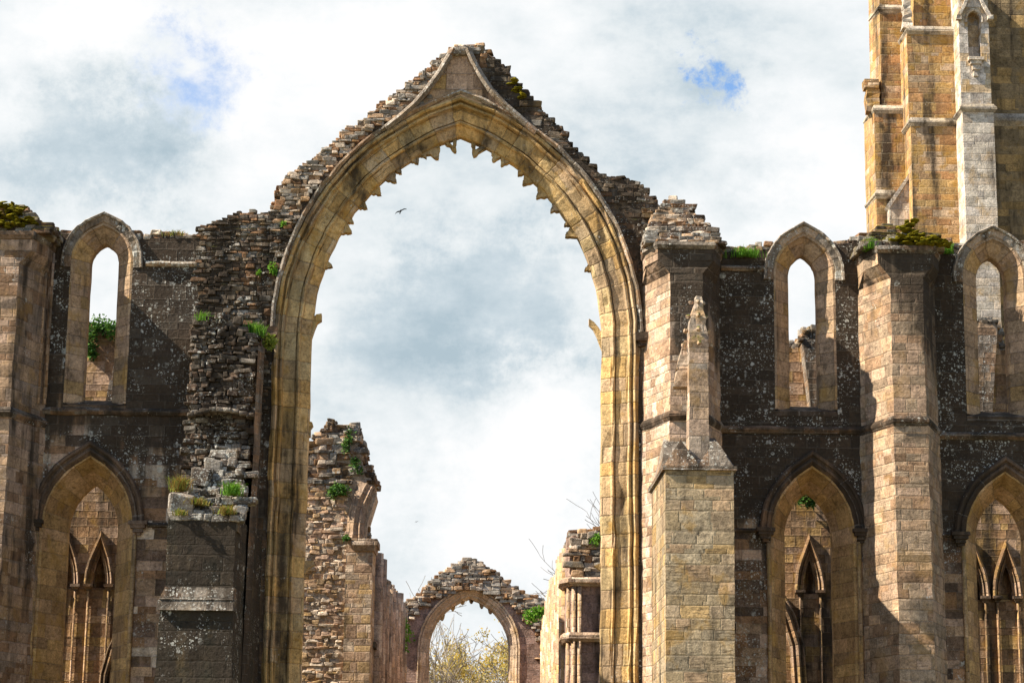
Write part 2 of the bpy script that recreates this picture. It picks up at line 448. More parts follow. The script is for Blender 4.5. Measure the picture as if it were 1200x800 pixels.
M_black = ashlar('black_mossy_ashlar', [(.04, .034, .022), (.028, .024, .016), (.075, .054, .033), (.05, .04, .024)], bw=.9, bh=.36, contrast=.9, mortar=(.05, .045, .03), black=.6, lichen=.6, moss=.0, ochre=.1, nz=1.5, seed=15.7, mblend=.8)
M_pinn = ashlar('mossy_pinnacle_stone', [PINK, TAN, PALE, GREY], bw=.9, bh=.5, black=.2, lichen=.3, moss=.62, mossc=(.17, .17, .03), ochre=.35, seed=16.9, bedding=.5)
M_slab = ashlar('lichen_covered_slab', [GREY, BROWN, (.2, .17, .13)], bw=1.6, bh=.6, black=.52, lichen=.75, ochre=.1, seed=18.1, nz=1.5)
M_string = ashlar('string_course_stone', [DARKB, BROWN, GREY], bw=1.4, bh=.6, black=.6, lichen=.5, ochre=.1, seed=18.9, nz=1.2)
M_inner = ashlar('warm_inner_wall_ashlar', [OCH, (.34, .19, .09), BROWN, TAN, PINK, (.22, .13, .07)], bw=.5, bh=.30, mortar=(.25, .18, .1), black=.46, lichen=.25, ochre=.55, contrast=.75, seed=20.3, bedding=.6)
M_innerD = ashlar('grey_weathered_stub_stone', [GREY, BROWN, (.2, .16, .12), TAN], bw=.4, bh=.26, black=.52, lichen=.7, ochre=.2, seed=47.0, nz=1.6, bedding=.5)
M_nave = ashlar('pale_nave_ashlar', [PINK, TAN, (.34, .2, .12), OCH, PALE], bw=.55, bh=.33, mortar=(.36, .28, .2), black=.3, lichen=.25, ochre=.35, seed=21.5)
M_nave2 = ashlar('ribbed_nave_wall_stone', [TAN, (.28, .19, .13), PINK, PALE], bw=.5, bh=.5, black=.32, lichen=.3, ochre=.2, seed=22.1)
M_plaster = ashlar('smooth_pink_wall_stone', [(.30, .2, .155), (.33, .215, .16), (.27, .185, .15)], bw=.7, bh=.35, mortar=(.26, .2, .15), mw=.008, black=.34, lichen=.1, ochre=.1, seed=23.1, contrast=.4)
M_tower = ashlar('orange_tower_ashlar', [(.44, .24, .075), (.40, .25, .13), (.43, .27, .10), (.48, .35, .23), (.36, .23, .09), (.44, .22, .09)], bw=.8, bh=.42, mortar=(.42, .33, .2), mw=.016, black=.42, lichen=.3, ochre=.75, contrast=.75, seed=24.3, bedding=.2)
M_towerpale = ashlar('pale_tower_ashlar', [(.49, .41, .31), (.53, .45, .35), (.45, .38, .31), (.48, .37, .26)], bw=.75, bh=.42, mortar=(.5, .43, .34), mw=.012, black=.24, lichen=.25, ochre=.4, seed=25.7, contrast=.7)
M_towerstr = ashlar('tower_string_stone', [(.42, .34, .24), (.36, .28, .18), (.45, .38, .3)], bw=1.2, bh=.6, black=.4, lichen=.4, ochre=.3, seed=27.7)
M_towerdark = ashlar('brown_tower_wall', [(.20, .145, .08), (.16, .12, .07), (.25, .18, .10), OCH], bw=1.0, bh=.5, mortar=(.2, .15, .09), mw=.016, black=.4, lichen=.1, ochre=.3, seed=26.9)
M_rubG = rubble('grey_lichened_rubble', [GREY, BROWN, PALE, (.2, .16, .12), TAN, DARKB], black=.42, lichen=.8, seed=3.1)
M_rubW = rubble('pale_brown_rubble', [TAN, GREY, (.36, .28, .2), BROWN, PALE, GREY, (.3, .24, .18)], black=.25, lichen=.45, seed=5.9)
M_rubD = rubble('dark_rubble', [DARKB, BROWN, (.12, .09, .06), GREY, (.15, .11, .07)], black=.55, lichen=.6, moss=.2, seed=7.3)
M_rubP = rubble('pale_split_stone', [PALE, PALE, TAN], black=.25, lichen=.3, ochre=.2, seed=35.0)
M_rubB = rubble('black_lichened_rubble', [DARKB, (.17, .145, .115), (.09, .07, .05), (.14, .11, .08), (.13, .085, .055), (.07, .055, .04)], black=.5, lichen=.85, ochre=.1, seed=33.0)
M_rubO = rubble('orange_rubble', [(.38, .25, .13), (.40, .25, .15), PINK, TAN, PALE, PALE], black=.15, lichen=.3, ochre=.5, seed=9.7)
M_rubM = rubble('mossy_rubble', [GREY, BROWN, (.2, .16, .1), DARKB], black=.45, lichen=.5, moss=.62, mossc=(.20, .16, .015), seed=11.3)
M_core = rubble('mortar_core', [(.10, .075, .05)], black=.4, lichen=.3, seed=12.7, nz=1.5)
M_coreW = rubble('warm_mortar_core', [(.38, .28, .19)], black=.2, lichen=.1, seed=13.7, nz=1.5)

def plain(name, cols, scale=8, rough=.8, island=False, trans=0.0):
    T = NT(name)
    ge = T.n('ShaderNodeNewGeometry')
    f = ge.outputs['Random Per Island'] if island else T.noise(ge.outputs['Position'], scale, 4, .6)
    k = len(cols)
    col = T.ramp(f, [(i/(max(1, k-1)), c) for i, c in enumerate(cols)])
    b = T.n('ShaderNodeBsdfPrincipled'); T.set(b.inputs['Base Color'], col); b.inputs['Roughness'].default_value = rough
    b.inputs['Specular IOR Level'].default_value = .2
    out = b.outputs[0]
    if trans:
        tr = T.n('ShaderNodeBsdfTranslucent'); T.set(tr.inputs[0], col)
        mx = T.n('ShaderNodeMixShader'); mx.inputs[0].default_value = trans; T.t.links.new(out, mx.inputs[1]); T.t.links.new(tr.outputs[0], mx.inputs[2]); out = mx.outputs[0]
    o = T.n('ShaderNodeOutputMaterial'); T.t.links.new(out, o.inputs[0])
    return T.m
M_grass = plain('fresh_grass', [(.06, .16, .012), (.12, .27, .02), (.18, .30, .03)], island=True, trans=.35)
M_grassdry = plain('dry_grass', [(.25, .20, .03), (.30, .17, .05), (.13, .2, .02), (.33, .26, .08)], island=True, trans=.3)
M_leaf = plain('ivy_leaf', [(.02, .06, .01), (.05, .12, .015), (.09, .17, .02)], island=True, trans=.25)
M_bush = plain('yellow_green_leaf', [(.12, .18, .015), (.22, .26, .03), (.3, .3, .05)], island=True, trans=.35)
M_bud = plain('yellow_spring_leaf', [(.40, .27, .06), (.5, .36, .1), (.3, .26, .05)], island=True, trans=.45)
M_bark = plain('grey_bark', [(.14, .11, .085), (.22, .18, .14)], 3)
M_barkp = plain('pale_bark', [(.26, .2, .15), (.34, .28, .2)], 3)
M_bird = plain('black_feathers', [(.012, .012, .016), (.02, .02, .025)], 30)
M_lawn = plain('warm_bounce_turf', [(.12, .115, .045), (.17, .14, .075), (.09, .105, .03)], .8)  # unseen lawn, recoloured brown-gold so its bounce light is warmer
T = NT('moss'); P = T.n('ShaderNodeNewGeometry').outputs['Position']
c = T.ramp(T.noise(P, 5, 5, .65), [(.3, (.07, .07, .008)), (.45, (.20, .17, .012)), (.62, (.32, .25, .015)), (.8, (.2, .2, .02))])
M_moss = T.finish(c, 1.0, T.math('MULTIPLY', T.noise(P, 30, 5, .75), .12), 1.0, .05)

# ------------------------------------------------------------------ ground
bm = MB()
g = 40
for i in range(g):
    for j in range(g): pass
S = 1500
bm.add([(-S, -S, 0), (S, -S, 0), (S, S, 0), (-S, S, 0)], [(0, 1, 2, 3)])
o = bm.build('ground', M_lawn); o['kind'] = 'structure'; o['label'] = 'unseen turf round the abbey ruin, browned for warm bounce light'

YW = 67.0; TH = 1.8
YB = YW+TH

# ------------------------------------------------------------------ windows
def lancet(parent, cxp, half, spr, apx, sil, n0=.50, ring=.24, name='lancet_window'):
    """tall upper window: splayed reveal, lichened arch ring and hood; measured in the photograph at its inner plane"""
    yi = YW+.45
    xc = W(cxp, spr, yi)[0]; zs = W(cxp, spr, yi)[1]; za = W(cxp, apx, yi)[1]; zb = W(cxp, sil, YW+.2)[1]
    w = half*yi/FPX
    P = jamb_path(xc, zb, zs, w, za-zs, 12)
    mb = MB()
    sweep(mb, P, [(n0, .0), (n0-.07, .0), (n0-.10, .07), (n0-.13, .10), (.03, .42), (0, .47), (0, .85), (.35, TH)], YW)
    fr = mb.build(name, M_win, parent)
    A = arch_pts(xc, zs, w, za-zs, 12); A = [(A[0][0], zs-.2)]+A+[(A[-1][0], zs-.2)]
    mb = MB(); sweep(mb, A, [(n0+ring, TH-.05), (n0+ring, -.04), (n0+.03, -.04), (n0-.02, .02), (n0-.02, .3)], YW, .012)
    mb.build('arch_ring', M_wring, fr)
    mb = MB(); r = n0+ring
    sweep(mb, A[0:], [(r+.05, .35), (r+.06, -.07), (r+.03, -.13), (r-.02, -.11), (r-.04, -.03), (r-.04, .2)], YW, .018, True)
    mb.build('hood_mould', M_hood, fr)
    mb = MB(); xl, xr = xc-w-n0, xc+w+n0    # sloping sill block
    V = [(xl, YW-.02, zb-.2), (xr, YW-.02, zb-.2), (xr, YW-.02, zb-.06), (xl, YW-.02, zb-.06), (xr, YW+.7, zb+.22), (xl, YW+.7, zb+.22), (xr, YW+TH-.1, zb+.25), (xl, YW+TH-.1, zb+.25), (xr, YW+TH-.1, zb-.25), (xl, YW+TH-.1, zb-.25)]
    mb.add(V, [(0, 1, 2, 3), (3, 2, 4, 5), (5, 4, 6, 7), (7, 6, 8, 9), (0, 1, 8, 9)])
    mb.build('sill', M_string, fr)
    H = offset(P, n0-.001)
    return [(H[0][0], zb-.1)]+H+[(H[-1][0], zb-.1)], offset(arch_pts(xc, zs, w, za-zs, 12), n0+.15)

def arched(parent, cxp, half, spr, apx, n0=.56, zsill=2.2):
    """broad lower window: deep ochre splay under a dark hood mould on label stops"""
    yi = YW+1.15
    xc = W(cxp, spr, yi)[0]; zs = W(cxp, spr, yi)[1]; za = W(cxp, apx, yi)[1]
    w = half*yi/FPX
    P = jamb_path(xc, zsill, zs, w, za-zs, 16)
    mb = MB()
    sweep(mb, P, [(n0, .0), (n0-.03, .05), (n0-.10, .06), (n0-.11, .14), (.04, 1.08), (0, 1.15), (0, 1.45), (.3, TH)], YW)
    fr = mb.build('arched_window', M_lowwin, parent)
    A = arch_pts(xc, zs, w, za-zs, 16)
    mb = MB(); n = n0
    sweep(mb, A, [(n+.31, .1), (n+.32, -.08), (n+.27, -.14), (n+.21, -.13), (n+.18, -.05), (n+.14, -.03), (n+.11, -.08), (n+.05, -.09), (n+.01, -.03), (n-.04, .03), (n-.05, .1)], YW, .008)
    mb.build('hood_mould', M_hooddark, fr)
    for sgn in (-1, 1):
        x = xc+sgn*(w+n+.15)
        mb = MB()
        for z0, z1, hw, pr in ((zs-.02, zs+.09, .27, .24), (zs-.12, zs-.02, .22, .2), (zs-.24, zs-.12, .15, .15), (zs-.33, zs-.24, .09, .09)):
            prism(mb, rect(x-hw, x+hw, YW-pr, YW+.05), z0, z1, dz=.2, jit=.01)
        mb.build('label_stop', M_hooddark, fr)
        mb = MB()      # nook shaft at the edge of the jamb
        tube(mb, [(xc+sgn*(w+n+.06), YW-.02, z) for z in (zsill, zs*.5+zsill*.5, zs-.3)], [.07]*3, 8)
        mb.build('nook_shaft', M_lowwin, fr, True)
    mb = MB(); xl, xr = xc-w-n, xc+w+n
    mb.add([(xl, YW-.05, zsill-.2), (xr, YW-.05, zsill-.2), (xr, YW-.05, zsill), (xl, YW-.05, zsill), (xr, YB-.1, zsill+.4), (xl, YB-.1, zsill+.4)], [(0, 1, 2, 3), (3, 2, 4, 5)])
    mb.build('sill', M_slab, fr)
    H = offset(P, n0-.001)
    return H, zs, xc, w+n+.3

def string(parent, x0, x1, z, h=.16, pr=.14, mat=None, y=YW):
    mb = MB(); k = max(2, int((x1-x0)/.35)); V = []
    prof = [(.02, -h*.6), (-pr*.5, -h*.5), (-pr, -h*.1), (-pr, h*.1), (-pr*.2, h*.5), (.02, h*.6)]
    for i in range(k+1):
        x = x0+(x1-x0)*i/k; j = RNG.uniform(-.012, .012); q = RNG.uniform(.75, 1.05)
        for a, b in prof: V.append((x, y+(a if a > 0 else a*q), z+b+j))
    n = len(prof)
    mb.add(V, [(i*n+j, i*n+j+1, (i+1)*n+j+1, (i+1)*n+j) for i in range(k) for j in range(n-1)]+[tuple(range(n)), tuple(k*n+q for q in range(n))])
    return mb.build('string_course', mat or M_string, parent)

def bay(label, x0p, x1p, top, upper, lower, strp, mat, topmat, extra_string=None):
    root = thing('ruined_wall', label, 'wall', group='bays of the ruined east wall')
    holes = []; hinfo = None
    curve = None
    if upper:
        hl, curve = lancet(root, *upper); holes.append(hl)
    if lower:
        H, zs, xc, wh = arched(root, *lower); holes.append(H)
    X0 = W(x0p, 500, YW)[0]; X1 = W(x1p, 500, YW)[0]
    T_ = WL(top, YW)
    heads = [T_]
    if curve:       # the arch ring rises through the broken wall head
        zi = lambda x: float(np.interp(x, [p[0] for p in T_], [p[1] for p in T_]))
        kept = [p for p in curve if p[1] > zi(p[0])+.03]
        a, b = kept[0][0]-.02, kept[-1][0]+.02
        heads = [[p for p in T_ if p[0] < a]+[(a, zi(a))], [(b, zi(b))]+[p for p in T_ if p[0] > b]]
        T_ = heads[0]+kept+heads[1]
    outer = [(X0, 0.0)]+[(X0, T_[0][1])]+T_+[(X1, T_[-1][1])]+[(X1, 0.0)]
    mb = MB(); extrude(mb, outer, holes, YW, YB); mb.build('masonry', mat, root)
    zst = W(600, strp, YW)[1]
    string(root, X0+.02, X1-.02, zst, .2, .16)
    if lower:
        for a, b in ((X0+.02, xc-wh-.12), (xc+wh+.12, X1-.02)):
            if b-a > .3: string(root, a, b, zs, .13, .1)
    for a, b, yp in (extra_string or []):
        string(root, W(a, yp, YW)[0], W(b, yp, YW)[0], W(a, yp, YW)[1], .16, .13, M_wring)
    for hd in heads:
        mb = MB(); rubble_top(mb, hd, YW+.05, YB-.1, layers=1.9, ch=(.08, .17), ln=(.16, .45))
        if mb.n: mb.build('broken_wall_head', topmat, root)
    return root

bayL = bay('weathered brown wall bay with tall lancet over arched window, left of the great arch', 0, 232,
    [(40, 274), (75, 272), (95, 280), (150, 280), (172, 279), (200, 279), (232, 279)],
    (122.3, 17.3, 310, 286, 474), (109, 29, 620, 568, .64), 489, M_wallL, M_rubG, [(171, 231, 309)])
# raised parapet ashlar of the left bay is part of its masonry; unseen far-left wall continuation added against odd lighting
bayX = bay('plain unseen wall end left of the mossy octagonal buttress, added against odd lighting', -330, -2, [(-330, 300), (-200, 285), (-40, 276)], None, None, 489, M_wallL, M_rubG)
bayA = bay('blackened wall bay with lancet over arched window between the two right buttresses', 840, 1040,
    [(842, 296), (870, 294), (895, 292), (990, 288), (1015, 280), (1036, 280)],
    (940, 17.2, 325, 299, 481), (947, 28, 629, 577), 499, M_wallR, M_rubG, [(845, 897, 314)])
bayB = bay('blackened wall bay with lancet at the right edge, below the tower', 1078, 1330,
    [(1080, 285), (1110, 288), (1135, 292), (1200, 290), (1330, 290)],
    (1161, 18, 328, 302, 487), (1171, 28, 634, 583), 503, M_wallR, M_rubG)

# ------------------------------------------------------------------ the great arch
root = thing('ruined_arch', 'great pointed arch of ochre stone under a crumbling rubble gable', 'arch')
yi = YW+.5
xl = W(359, 600, yi)[0]; xr = W(704, 600, yi)[0]
AX = (xl+xr)/2; AW_ = (xr-xl)/2
AS = W(535, 392, yi)[1]; AA = W(537, 163, YW+.75)[1]
APATH = jamb_path(AX, 0.0, AS, AW_, AA-AS, 26, .55)
mb = MB()
sweep(mb, APATH, [(1.14, .02), (1.07, .0), (1.05, -.08), (.99, -.10), (.95, -.05), (.94, .09), (.90, .11), (.87, .0), (.82, -.01), (.79, .06), (.78, .17), (.75, .18), (.44, .24), (.43, .30), (.40, .30),
                  (.39, .20), (.34, .17), (.30, .21), (.29, .31), (.27, .32), (.03, .44), (0, .50), (0, .76), (.1, .95), (.6, TH-.002)], YW, .02, chip=.10)
mb.build('arch_moulding', M_arch, root)
ARC = arch_pts(AX, AS, AW_, AA-AS, 26)
mb = MB(); sweep(mb, ARC, [(1.10, .08), (1.08, -.06), (1.11, -.10), (1.15, -.19), (1.21, -.18), (1.23, .0), (1.23, .1)], YW, .022, chip=.15)
mb.build('hood_mould', M_hood, root)
out_l = [(232, 280), (234, 266), (250, 262), (275, 252), (320, 250), (327, 222), (347, 200), (378, 178), (395, 165), (434, 135), (465, 110), (496, 86), (522, 63), (537, 55), (563, 55)]
out_r = [(590, 78), (607, 102), (627, 122), (650, 147), (668, 172), (690, 192), (705, 205), (745, 214), (772, 240)]
OUT = WL(out_l+out_r, YW)
H = offset(APATH, 1.10)
X0 = W(232, 500, YW)[0]+.01; X1 = W(790, 500, YW)[0]
outer = [(X0, 0)]+[(max(x, X0), z) for x, z in OUT]+[(X1, OUT[-1][1]-.3), (X1, 0)]+list(reversed([(x, max(z, 0)) for x, z in H]))
mb = MB(); extrude(mb, outer, [], YW, YB); mb.build('masonry', M_archwall, root)
# rubble core laid bare on the left haunch, squarer courses on the right one
gp = [(488, 130), (503, 110), (517, 90), (530, 66), (547, 66), (556, 84), (570, 105), (590, 130), (537, 116)]
GP = WL(gp, YW)
Ho = offset(ARC, 1.28)
ap = len(Ho)//2
OL = WL(out_l, YW); OR = WL(out_r, YW)
polyL = [W(232, 490, YW), OL[0]]+OL[1:]+[Ho[ap]]+list(reversed(Ho[:ap]))+[(Ho[0][0], W(300, 490, YW)[1])]
mb = MB(); rubble_face(mb, [(x, z) for x, z in polyL if True], YW-.02, ch=(.06, .15), ln=(.10, .36), prot=.035, sink=.125, skip=GP)
pw = [p for p in polyL]
mb2 = MB(); rubble_top(mb2, OL, YW+.02, YB-.1, layers=1.2, ch=(.05, .12), ln=(.1, .28), dep=(.2, .45))
# the dark lower half of the left haunch and the paler upper slope get different rubble colours
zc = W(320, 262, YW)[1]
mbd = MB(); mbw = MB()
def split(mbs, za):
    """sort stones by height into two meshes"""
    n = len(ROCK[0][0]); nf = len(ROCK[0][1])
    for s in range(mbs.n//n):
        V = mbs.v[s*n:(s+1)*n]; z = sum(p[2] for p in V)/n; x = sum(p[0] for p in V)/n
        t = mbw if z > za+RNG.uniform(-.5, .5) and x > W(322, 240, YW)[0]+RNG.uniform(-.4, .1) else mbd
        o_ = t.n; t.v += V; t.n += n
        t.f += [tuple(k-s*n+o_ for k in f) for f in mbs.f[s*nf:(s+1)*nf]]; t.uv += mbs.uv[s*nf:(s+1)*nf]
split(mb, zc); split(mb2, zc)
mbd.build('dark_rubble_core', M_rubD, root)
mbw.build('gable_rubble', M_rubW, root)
polyR = [Ho[ap], OL[-1]]+OR+[(OR[-1][0], Ho[-1][1]+.2)]+list(reversed(Ho[ap+1:]))
mb = MB(); rubble_face(mb, polyR, YW, ch=(.09, .21), ln=(.14, .48), prot=.03, sink=.15, tilt=.025, skip=GP)
rubble_top(mb, [OL[-1]]+OR, YW+.02, YB-.1, layers=1.2, ch=(.06, .14), ln=(.12, .34))
mb.build('right_haunch_stones', M_rubD, root)
# ogee gablet over the apex
mb = MB(); extrude(mb, GP, [], YW-.05, YW+.3)
pan = mb.build('gablet_panel', ashlar('gablet_panel_stone', [TAN, OCH, PINK], bw=1.1, bh=.62, mortar=(.1, .07, .05), black=.3, lichen=.1, ochre=.6, seed=31.0, contrast=.8), root)
for pts in ([(452, 152), (470, 138), (486, 124), (500, 109), (514, 90), (524, 74), (531, 60)], [(548, 60), (554, 74), (563, 90), (575, 107), (590, 124), (608, 140), (628, 158)]):
    mb = MB(); sweep(mb, WL(pts, YW), [(-.08, .1), (-.09, -.22), (-.02, -.36), (.06, -.3), (.12, -.12), (.12, .1)], YW, .015, True)
    mb.build('ogee_moulding', M_hood, root)
mb = MB()
for k, (a, b, yq, dh) in enumerate(((527, 553, 62, .16), (530, 551, 55, .2), (533, 566, 53, .14))):
    x0, z0 = W(a, yq, YW); x1 = W(b, yq, YW)[0]
    stone(mb, ((x0+x1)/2, YW+.25+k*.2, z0), (x1-x0, .9, dh*1.4), .03, T=ROCK)
mb.build('apex_stones', M_rubG, root, True)
# stumps of the lost tracery hanging from the soffit
def near(p):
    A = ARC
    i = min(range(1, len(A)-1), key=lambda k: math.dist(A[k], p))
    return A[i], path_normals(A)[i]
for (px, py, wd) in [(483, 190, .7), (517, 183, 1.25), (537, 176, 1.0), (557, 183, 1.25), (574, 184, .85), (591, 192, .8), (615, 216, 1.0), (632, 233, 1.05), (649, 245, .8), (669, 279, 1.0),
                     (457, 209, .95), (441, 223, .85), (424, 240, .75), (402, 272, .95), (381, 308, .7), (692, 318, .6), (500, 181, .6), (470, 199, .55), (605, 203, .55), (412, 256, .5), (660, 262, .5)]:
    tip = W(px, py, YW+.62)
    b, n = near(tip)
    d = Vector((tip[0]-b[0], tip[1]-b[1])); inn = -n.normalized()
    L = max(.26*wd, min(.7, d.dot(inn)*1.05)); wd *= .78; base = Vector(b)
    # direction: blend of hanging straight down and the arch normal
    t = Vector((-inn.y, inn.x))
    def Q(a, s): 
        q = base+t*a*wd*RNG.uniform(.85, 1.15)+inn*s
        return (q.x, q.y)
    poly = [Q(-.30, -.12), Q(-.22, L*.28), Q(-.13, L*.42), Q(-.10, L*.72), Q(-.04, L), Q(.02, L*1.1), Q(.07, L*.9), Q(.11, L*.6), Q(.18, L*.38), Q(.30, -.12)]
    yy = YW+.5+RNG.uniform(0, .06)
    hole = [[Q(-.10, .0), Q(-.02, L*.55), Q(.09, .0)]] if wd >= .78 and L > .35 else []
    mb = MB(); extrude(mb, poly, hole, yy, yy+.24, hole_sides=True)
    k0 = mb.n
    mb.v = [(x+RNG.uniform(-.012, .012), y+RNG.uniform(-.015, .015), z+RNG.uniform(-.012, .012)) for x, y, z in mb.v]
    mb.build('tracery_stump', M_arch, root)
for nm, pts in (('hooked_finial', [(360, 397), (363, 384), (367, 373), (371, 369), (377, 368), (377, 376), (372, 379), (369, 386), (366, 395), (364, 401)]),
                ('hooked_finial', [(708, 406), (706, 392), (701, 384), (696, 378), (690, 374), (690, 381), (695, 386), (699, 394), (702, 402), (705, 410)]),
                ('corbel', [(356, 512), (356, 492), (366, 495), (367, 499), (364, 503), (364, 512)]),
                ('corbel', [(352, 672), (352, 657), (367, 657), (369, 662), (361, 666), (358, 672)]),
                ('corbel', [(708, 671), (708, 658), (700, 661), (696, 663), (703, 668)])):
    P_ = WL(pts, YW+.6); mb = MB(); extrude(mb, P_, [], YW+.5, YW+.76)
    mb.build(nm, M_arch, root)
for sx_, lab in ((-1, 0), (1, 1)):
    xh = AX+sx_*(AW_+1.2); mb = MB()
    prism(mb, rect(xh-.2, xh+.2, YW-.3, YW+.02), AS-.28, AS-.02, rect(xh-.22, xh+.22, YW-.32, YW+.02), .15, .02)
    prism(mb, rect(xh-.12, xh+.12, YW-.2, YW+.02), AS-.42, AS-.28, None, .15, .02)
    mb.build('hood_stop', M_hooddark, root)

# ------------------------------------------------------------------ octagonal buttresses
def octplan(xc, y0, s=1.0, pr=1.7, hb=1.17, hf=.48):
    return [(xc-hb*s, y0), (xc-(hb*.9)*s, y0-pr*.14), (xc-hf*s, y0-pr*s), (xc+hf*s, y0-pr*s), (xc+(hb*.9)*s, y0-pr*.14), (xc+hb*s, y0)]
def octtop(xc, y0, s=1.0, pr=1.7, hb=1.17):
    return [(xc-hb*s, y0), (xc-hb*.97*s, y0-pr*.5), (xc-hb*.70*s, y0-pr*1.0), (xc+hb*.70*s, y0-pr*1.0), (xc+hb*.97*s, y0-pr*.5), (xc+hb*s, y0)]
def octagon(label, cxp, capy, stry, mat, stringmat=M_string, sc=1.0, zbase=0.0):
    root = thing('buttress', label, 'buttress')
    yf = YW-1.7
    xc = W(cxp, 500, YW-.9)[0]
    zc = W(cxp, capy, yf)[1]; zs = W(cxp, stry, yf)[1]
    mb = MB()
    prism(mb, octplan(xc, YW+.02, 1.035*sc), zbase, zs)
    prism(mb, octplan(xc, YW+.02, sc), zs, zc-.75)
    prism(mb, octplan(xc, YW+.02, sc), zc-.75, zc-.35, octtop(xc, YW+.02, sc*.99), .3)
    prism(mb, octtop(xc, YW+.02, sc), zc-.35, zc)
    mb.build('shaft', mat, root)
    mb = MB(); a, b = octplan(xc, YW+.02, 1.035*sc), octplan(xc, YW+.02, 1.10*sc)
    prism(mb, a, zs-.16, zs-.04, b, .2, .012); prism(mb, b, zs-.04, zs+.03, b, .2, .012); prism(mb, b, zs+.03, zs+.14, a, .2, .012)
    mb.build('string_course', stringmat, root)
    mb = MB(); a = octtop(xc, YW+.3, 1.01*sc, 2.02); b = octtop(xc, YW+.3, 1.06*sc, 2.1)
    prism(mb, a, zc-.01, zc+.08, b, .2, .02); prism(mb, b, zc+.08, zc+.2, None, .2, .025)
    mb.build('cap_slab', M_slab, root)
    return root, xc, zc+.2

def heap(mb, xc, hw, z0, prof, y0, y1, size=1.0):
    """pyramid of loose stones; prof = list of (relative x, height)"""
    k = 0; top = max(h for _, h in prof); z = 0
    while z < top:
        h = RNG.uniform(.1, .19)*size
        # interval of x where the profile is above z
        N = 60; xs = []
        for i in range(N+1):
            x = -hw+2*hw*i/N
            for (xa, ha), (xb, hb) in zip(prof[:-1], prof[1:]):
                if xa*hw <= x <= xb*hw:
                    hh = ha+(hb-ha)*(x-xa*hw)/max(1e-6, (xb-xa)*hw)
                    if hh >= z+h*.4: xs.append(x)
                    break
        if xs:
            fr = z/top
            ya, yb_ = y0+(y1-y0)*.42*fr, y1-(y1-y0)*.3*fr
            x = min(xs)
            while x < max(xs):
                l = RNG.uniform(.22, .6)*size
                y = ya
                while y < yb_:
                    d = RNG.uniform(.3, .6)*size
                    stone(mb, (xc+x+l/2-.08, y+d/2, z0+z+h/2), (l*1.08, d*1.1, h*1.1), .07)
                    y += d*.95
                x += l*.96
        z += h*.93

# far left
bFL, xc, zt = octagon('tan octagonal buttress with a moss covered stone cap at the left edge', -2, 279, 482, M_buttL)
mb = MB(); heap(mb, xc, 1.25, zt, [(-1, .55), (-.5, 1.0), (.1, 1.12), (.5, .8), (.95, .3), (1.0, 0)], YW-1.6, YW+.6)
mb.build('rubble_cap', M_rubM, bFL)
for dx in (1.0, 1.18):
    mb = MB(); tube(mb, [(xc+dx, YW-.35+(dx-1)*.6, z) for z in (W(0, 482, YW)[1]+.2, zt-1.5, zt-.25)], [.06]*3, 8); mb.build('edge_shaft', M_buttL, bFL, True)

# right stepped buttress
bR, xc, zt = octagon('tall stepped buttress with broken pinnacle and rubble cap, right of the great arch', 802, 291, 487, M_butt)
mb = MB(); heap(mb, xc, 1.12, zt, [(-1, .35), (-.8, .9), (-.4, 1.5), (-.12, 1.6), (.25, 1.0), (.65, .5), (1.0, .05)], YW-1.55, YW-.1, .8)
mb.build('rubble_cap', M_rubG, bR)
YF = 62.6
xa = W(780, 700, YF)[0]; xb = W(861, 700, YF)[0]; zt = W(820, 551, YF)[1]
mb = MB(); prism(mb, [(xa, YF), (xb, YF), (xb-.02, YW), (xa-.12, YW)], 0, zt, None, .36, .012)
mb.build('lower_pier', M_pier, bR)
mb = MB()                                     # oversailing weathering slab and two stone gablets
prism(mb, [(xa-.07, YF-.08), (xb+.08, YF-.08), (xb+.06, YW), (xa-.2, YW)], zt, zt+.12, None, .2, .015)
xm = (xa+xb)/2
za = W(800, 517, YF+.4)[1]
for cx_, hw in ((xa+.46, .5), (xb-.5, .5)):
    for (y0_, y1_) in ((YF-.05, YF+1.0),):
        mb.add([(cx_-hw, y0_, zt+.12), (cx_+hw, y0_, zt+.12), (cx_, y0_+.35, za+.03), (cx_-hw, y1_+2.5, zt+.12), (cx_+hw, y1_+2.5, zt+.12), (cx_, y1_+2.2, za+.03)], [(0, 1, 2), (0, 2, 5, 3), (1, 4, 5, 2), (3, 5, 4)])
mb.add([(xa-.05, YF+.1, zt+.12), (xb+.05, YF+.1, zt+.12), (xb-.2, YW-1.3, zt+1.5), (xa+.2, YW-1.3, zt+1.5), (xa-.1, YW, zt+.1), (xb+.05, YW, zt+.1)], [(0, 1, 2, 3), (0, 3, 4), (1, 5, 2), (2, 5, 4, 3)])
mb.build('weathering_slope', M_slab, bR)
yp = YF+.75; xp = W(817.5, 480, yp)[0]
def dia(h, cx=xp, cy=yp, rot=D2R(48)):
    return [(cx+h*math.cos(rot+math.pi/2*k)*1.0, cy+h*math.sin(rot+math.pi/2*k)) for k in (2, 3, 4, 5)]
z0 = zt+.1; z1 = W(818, 415, yp)[1]; z2 = W(818, 348, yp)[1]
mb = MB(); prism(mb, dia(.40), z0, z1, dia(.385), .5, .014); prism(mb, dia(.385), z1, z1+.25, dia(.42), .2, .02); prism(mb, dia(.40), z1+.25, z1+1.0, dia(.30), .2, .025); prism(mb, dia(.30), z1+1.0, z2, dia(.12, xp+.05), .2, .035)
pn = mb.build('broken_pinnacle', M_pinn, bR)
for k in range(4):
    for c_, (sx_, sy_) in enumerate(((-1, -.1), (.95, .1), (.05, -1))):
        t = k/3.2; r = .40-.24*t
        mb = MB(); stone(mb, (xp+sx_*r, yp+sy_*r, z1+.25+(z2-z1)*t*.8), (.1, .12, .1), .5); mb.build('crocket', M_pinn, pn, True)
mb = MB()
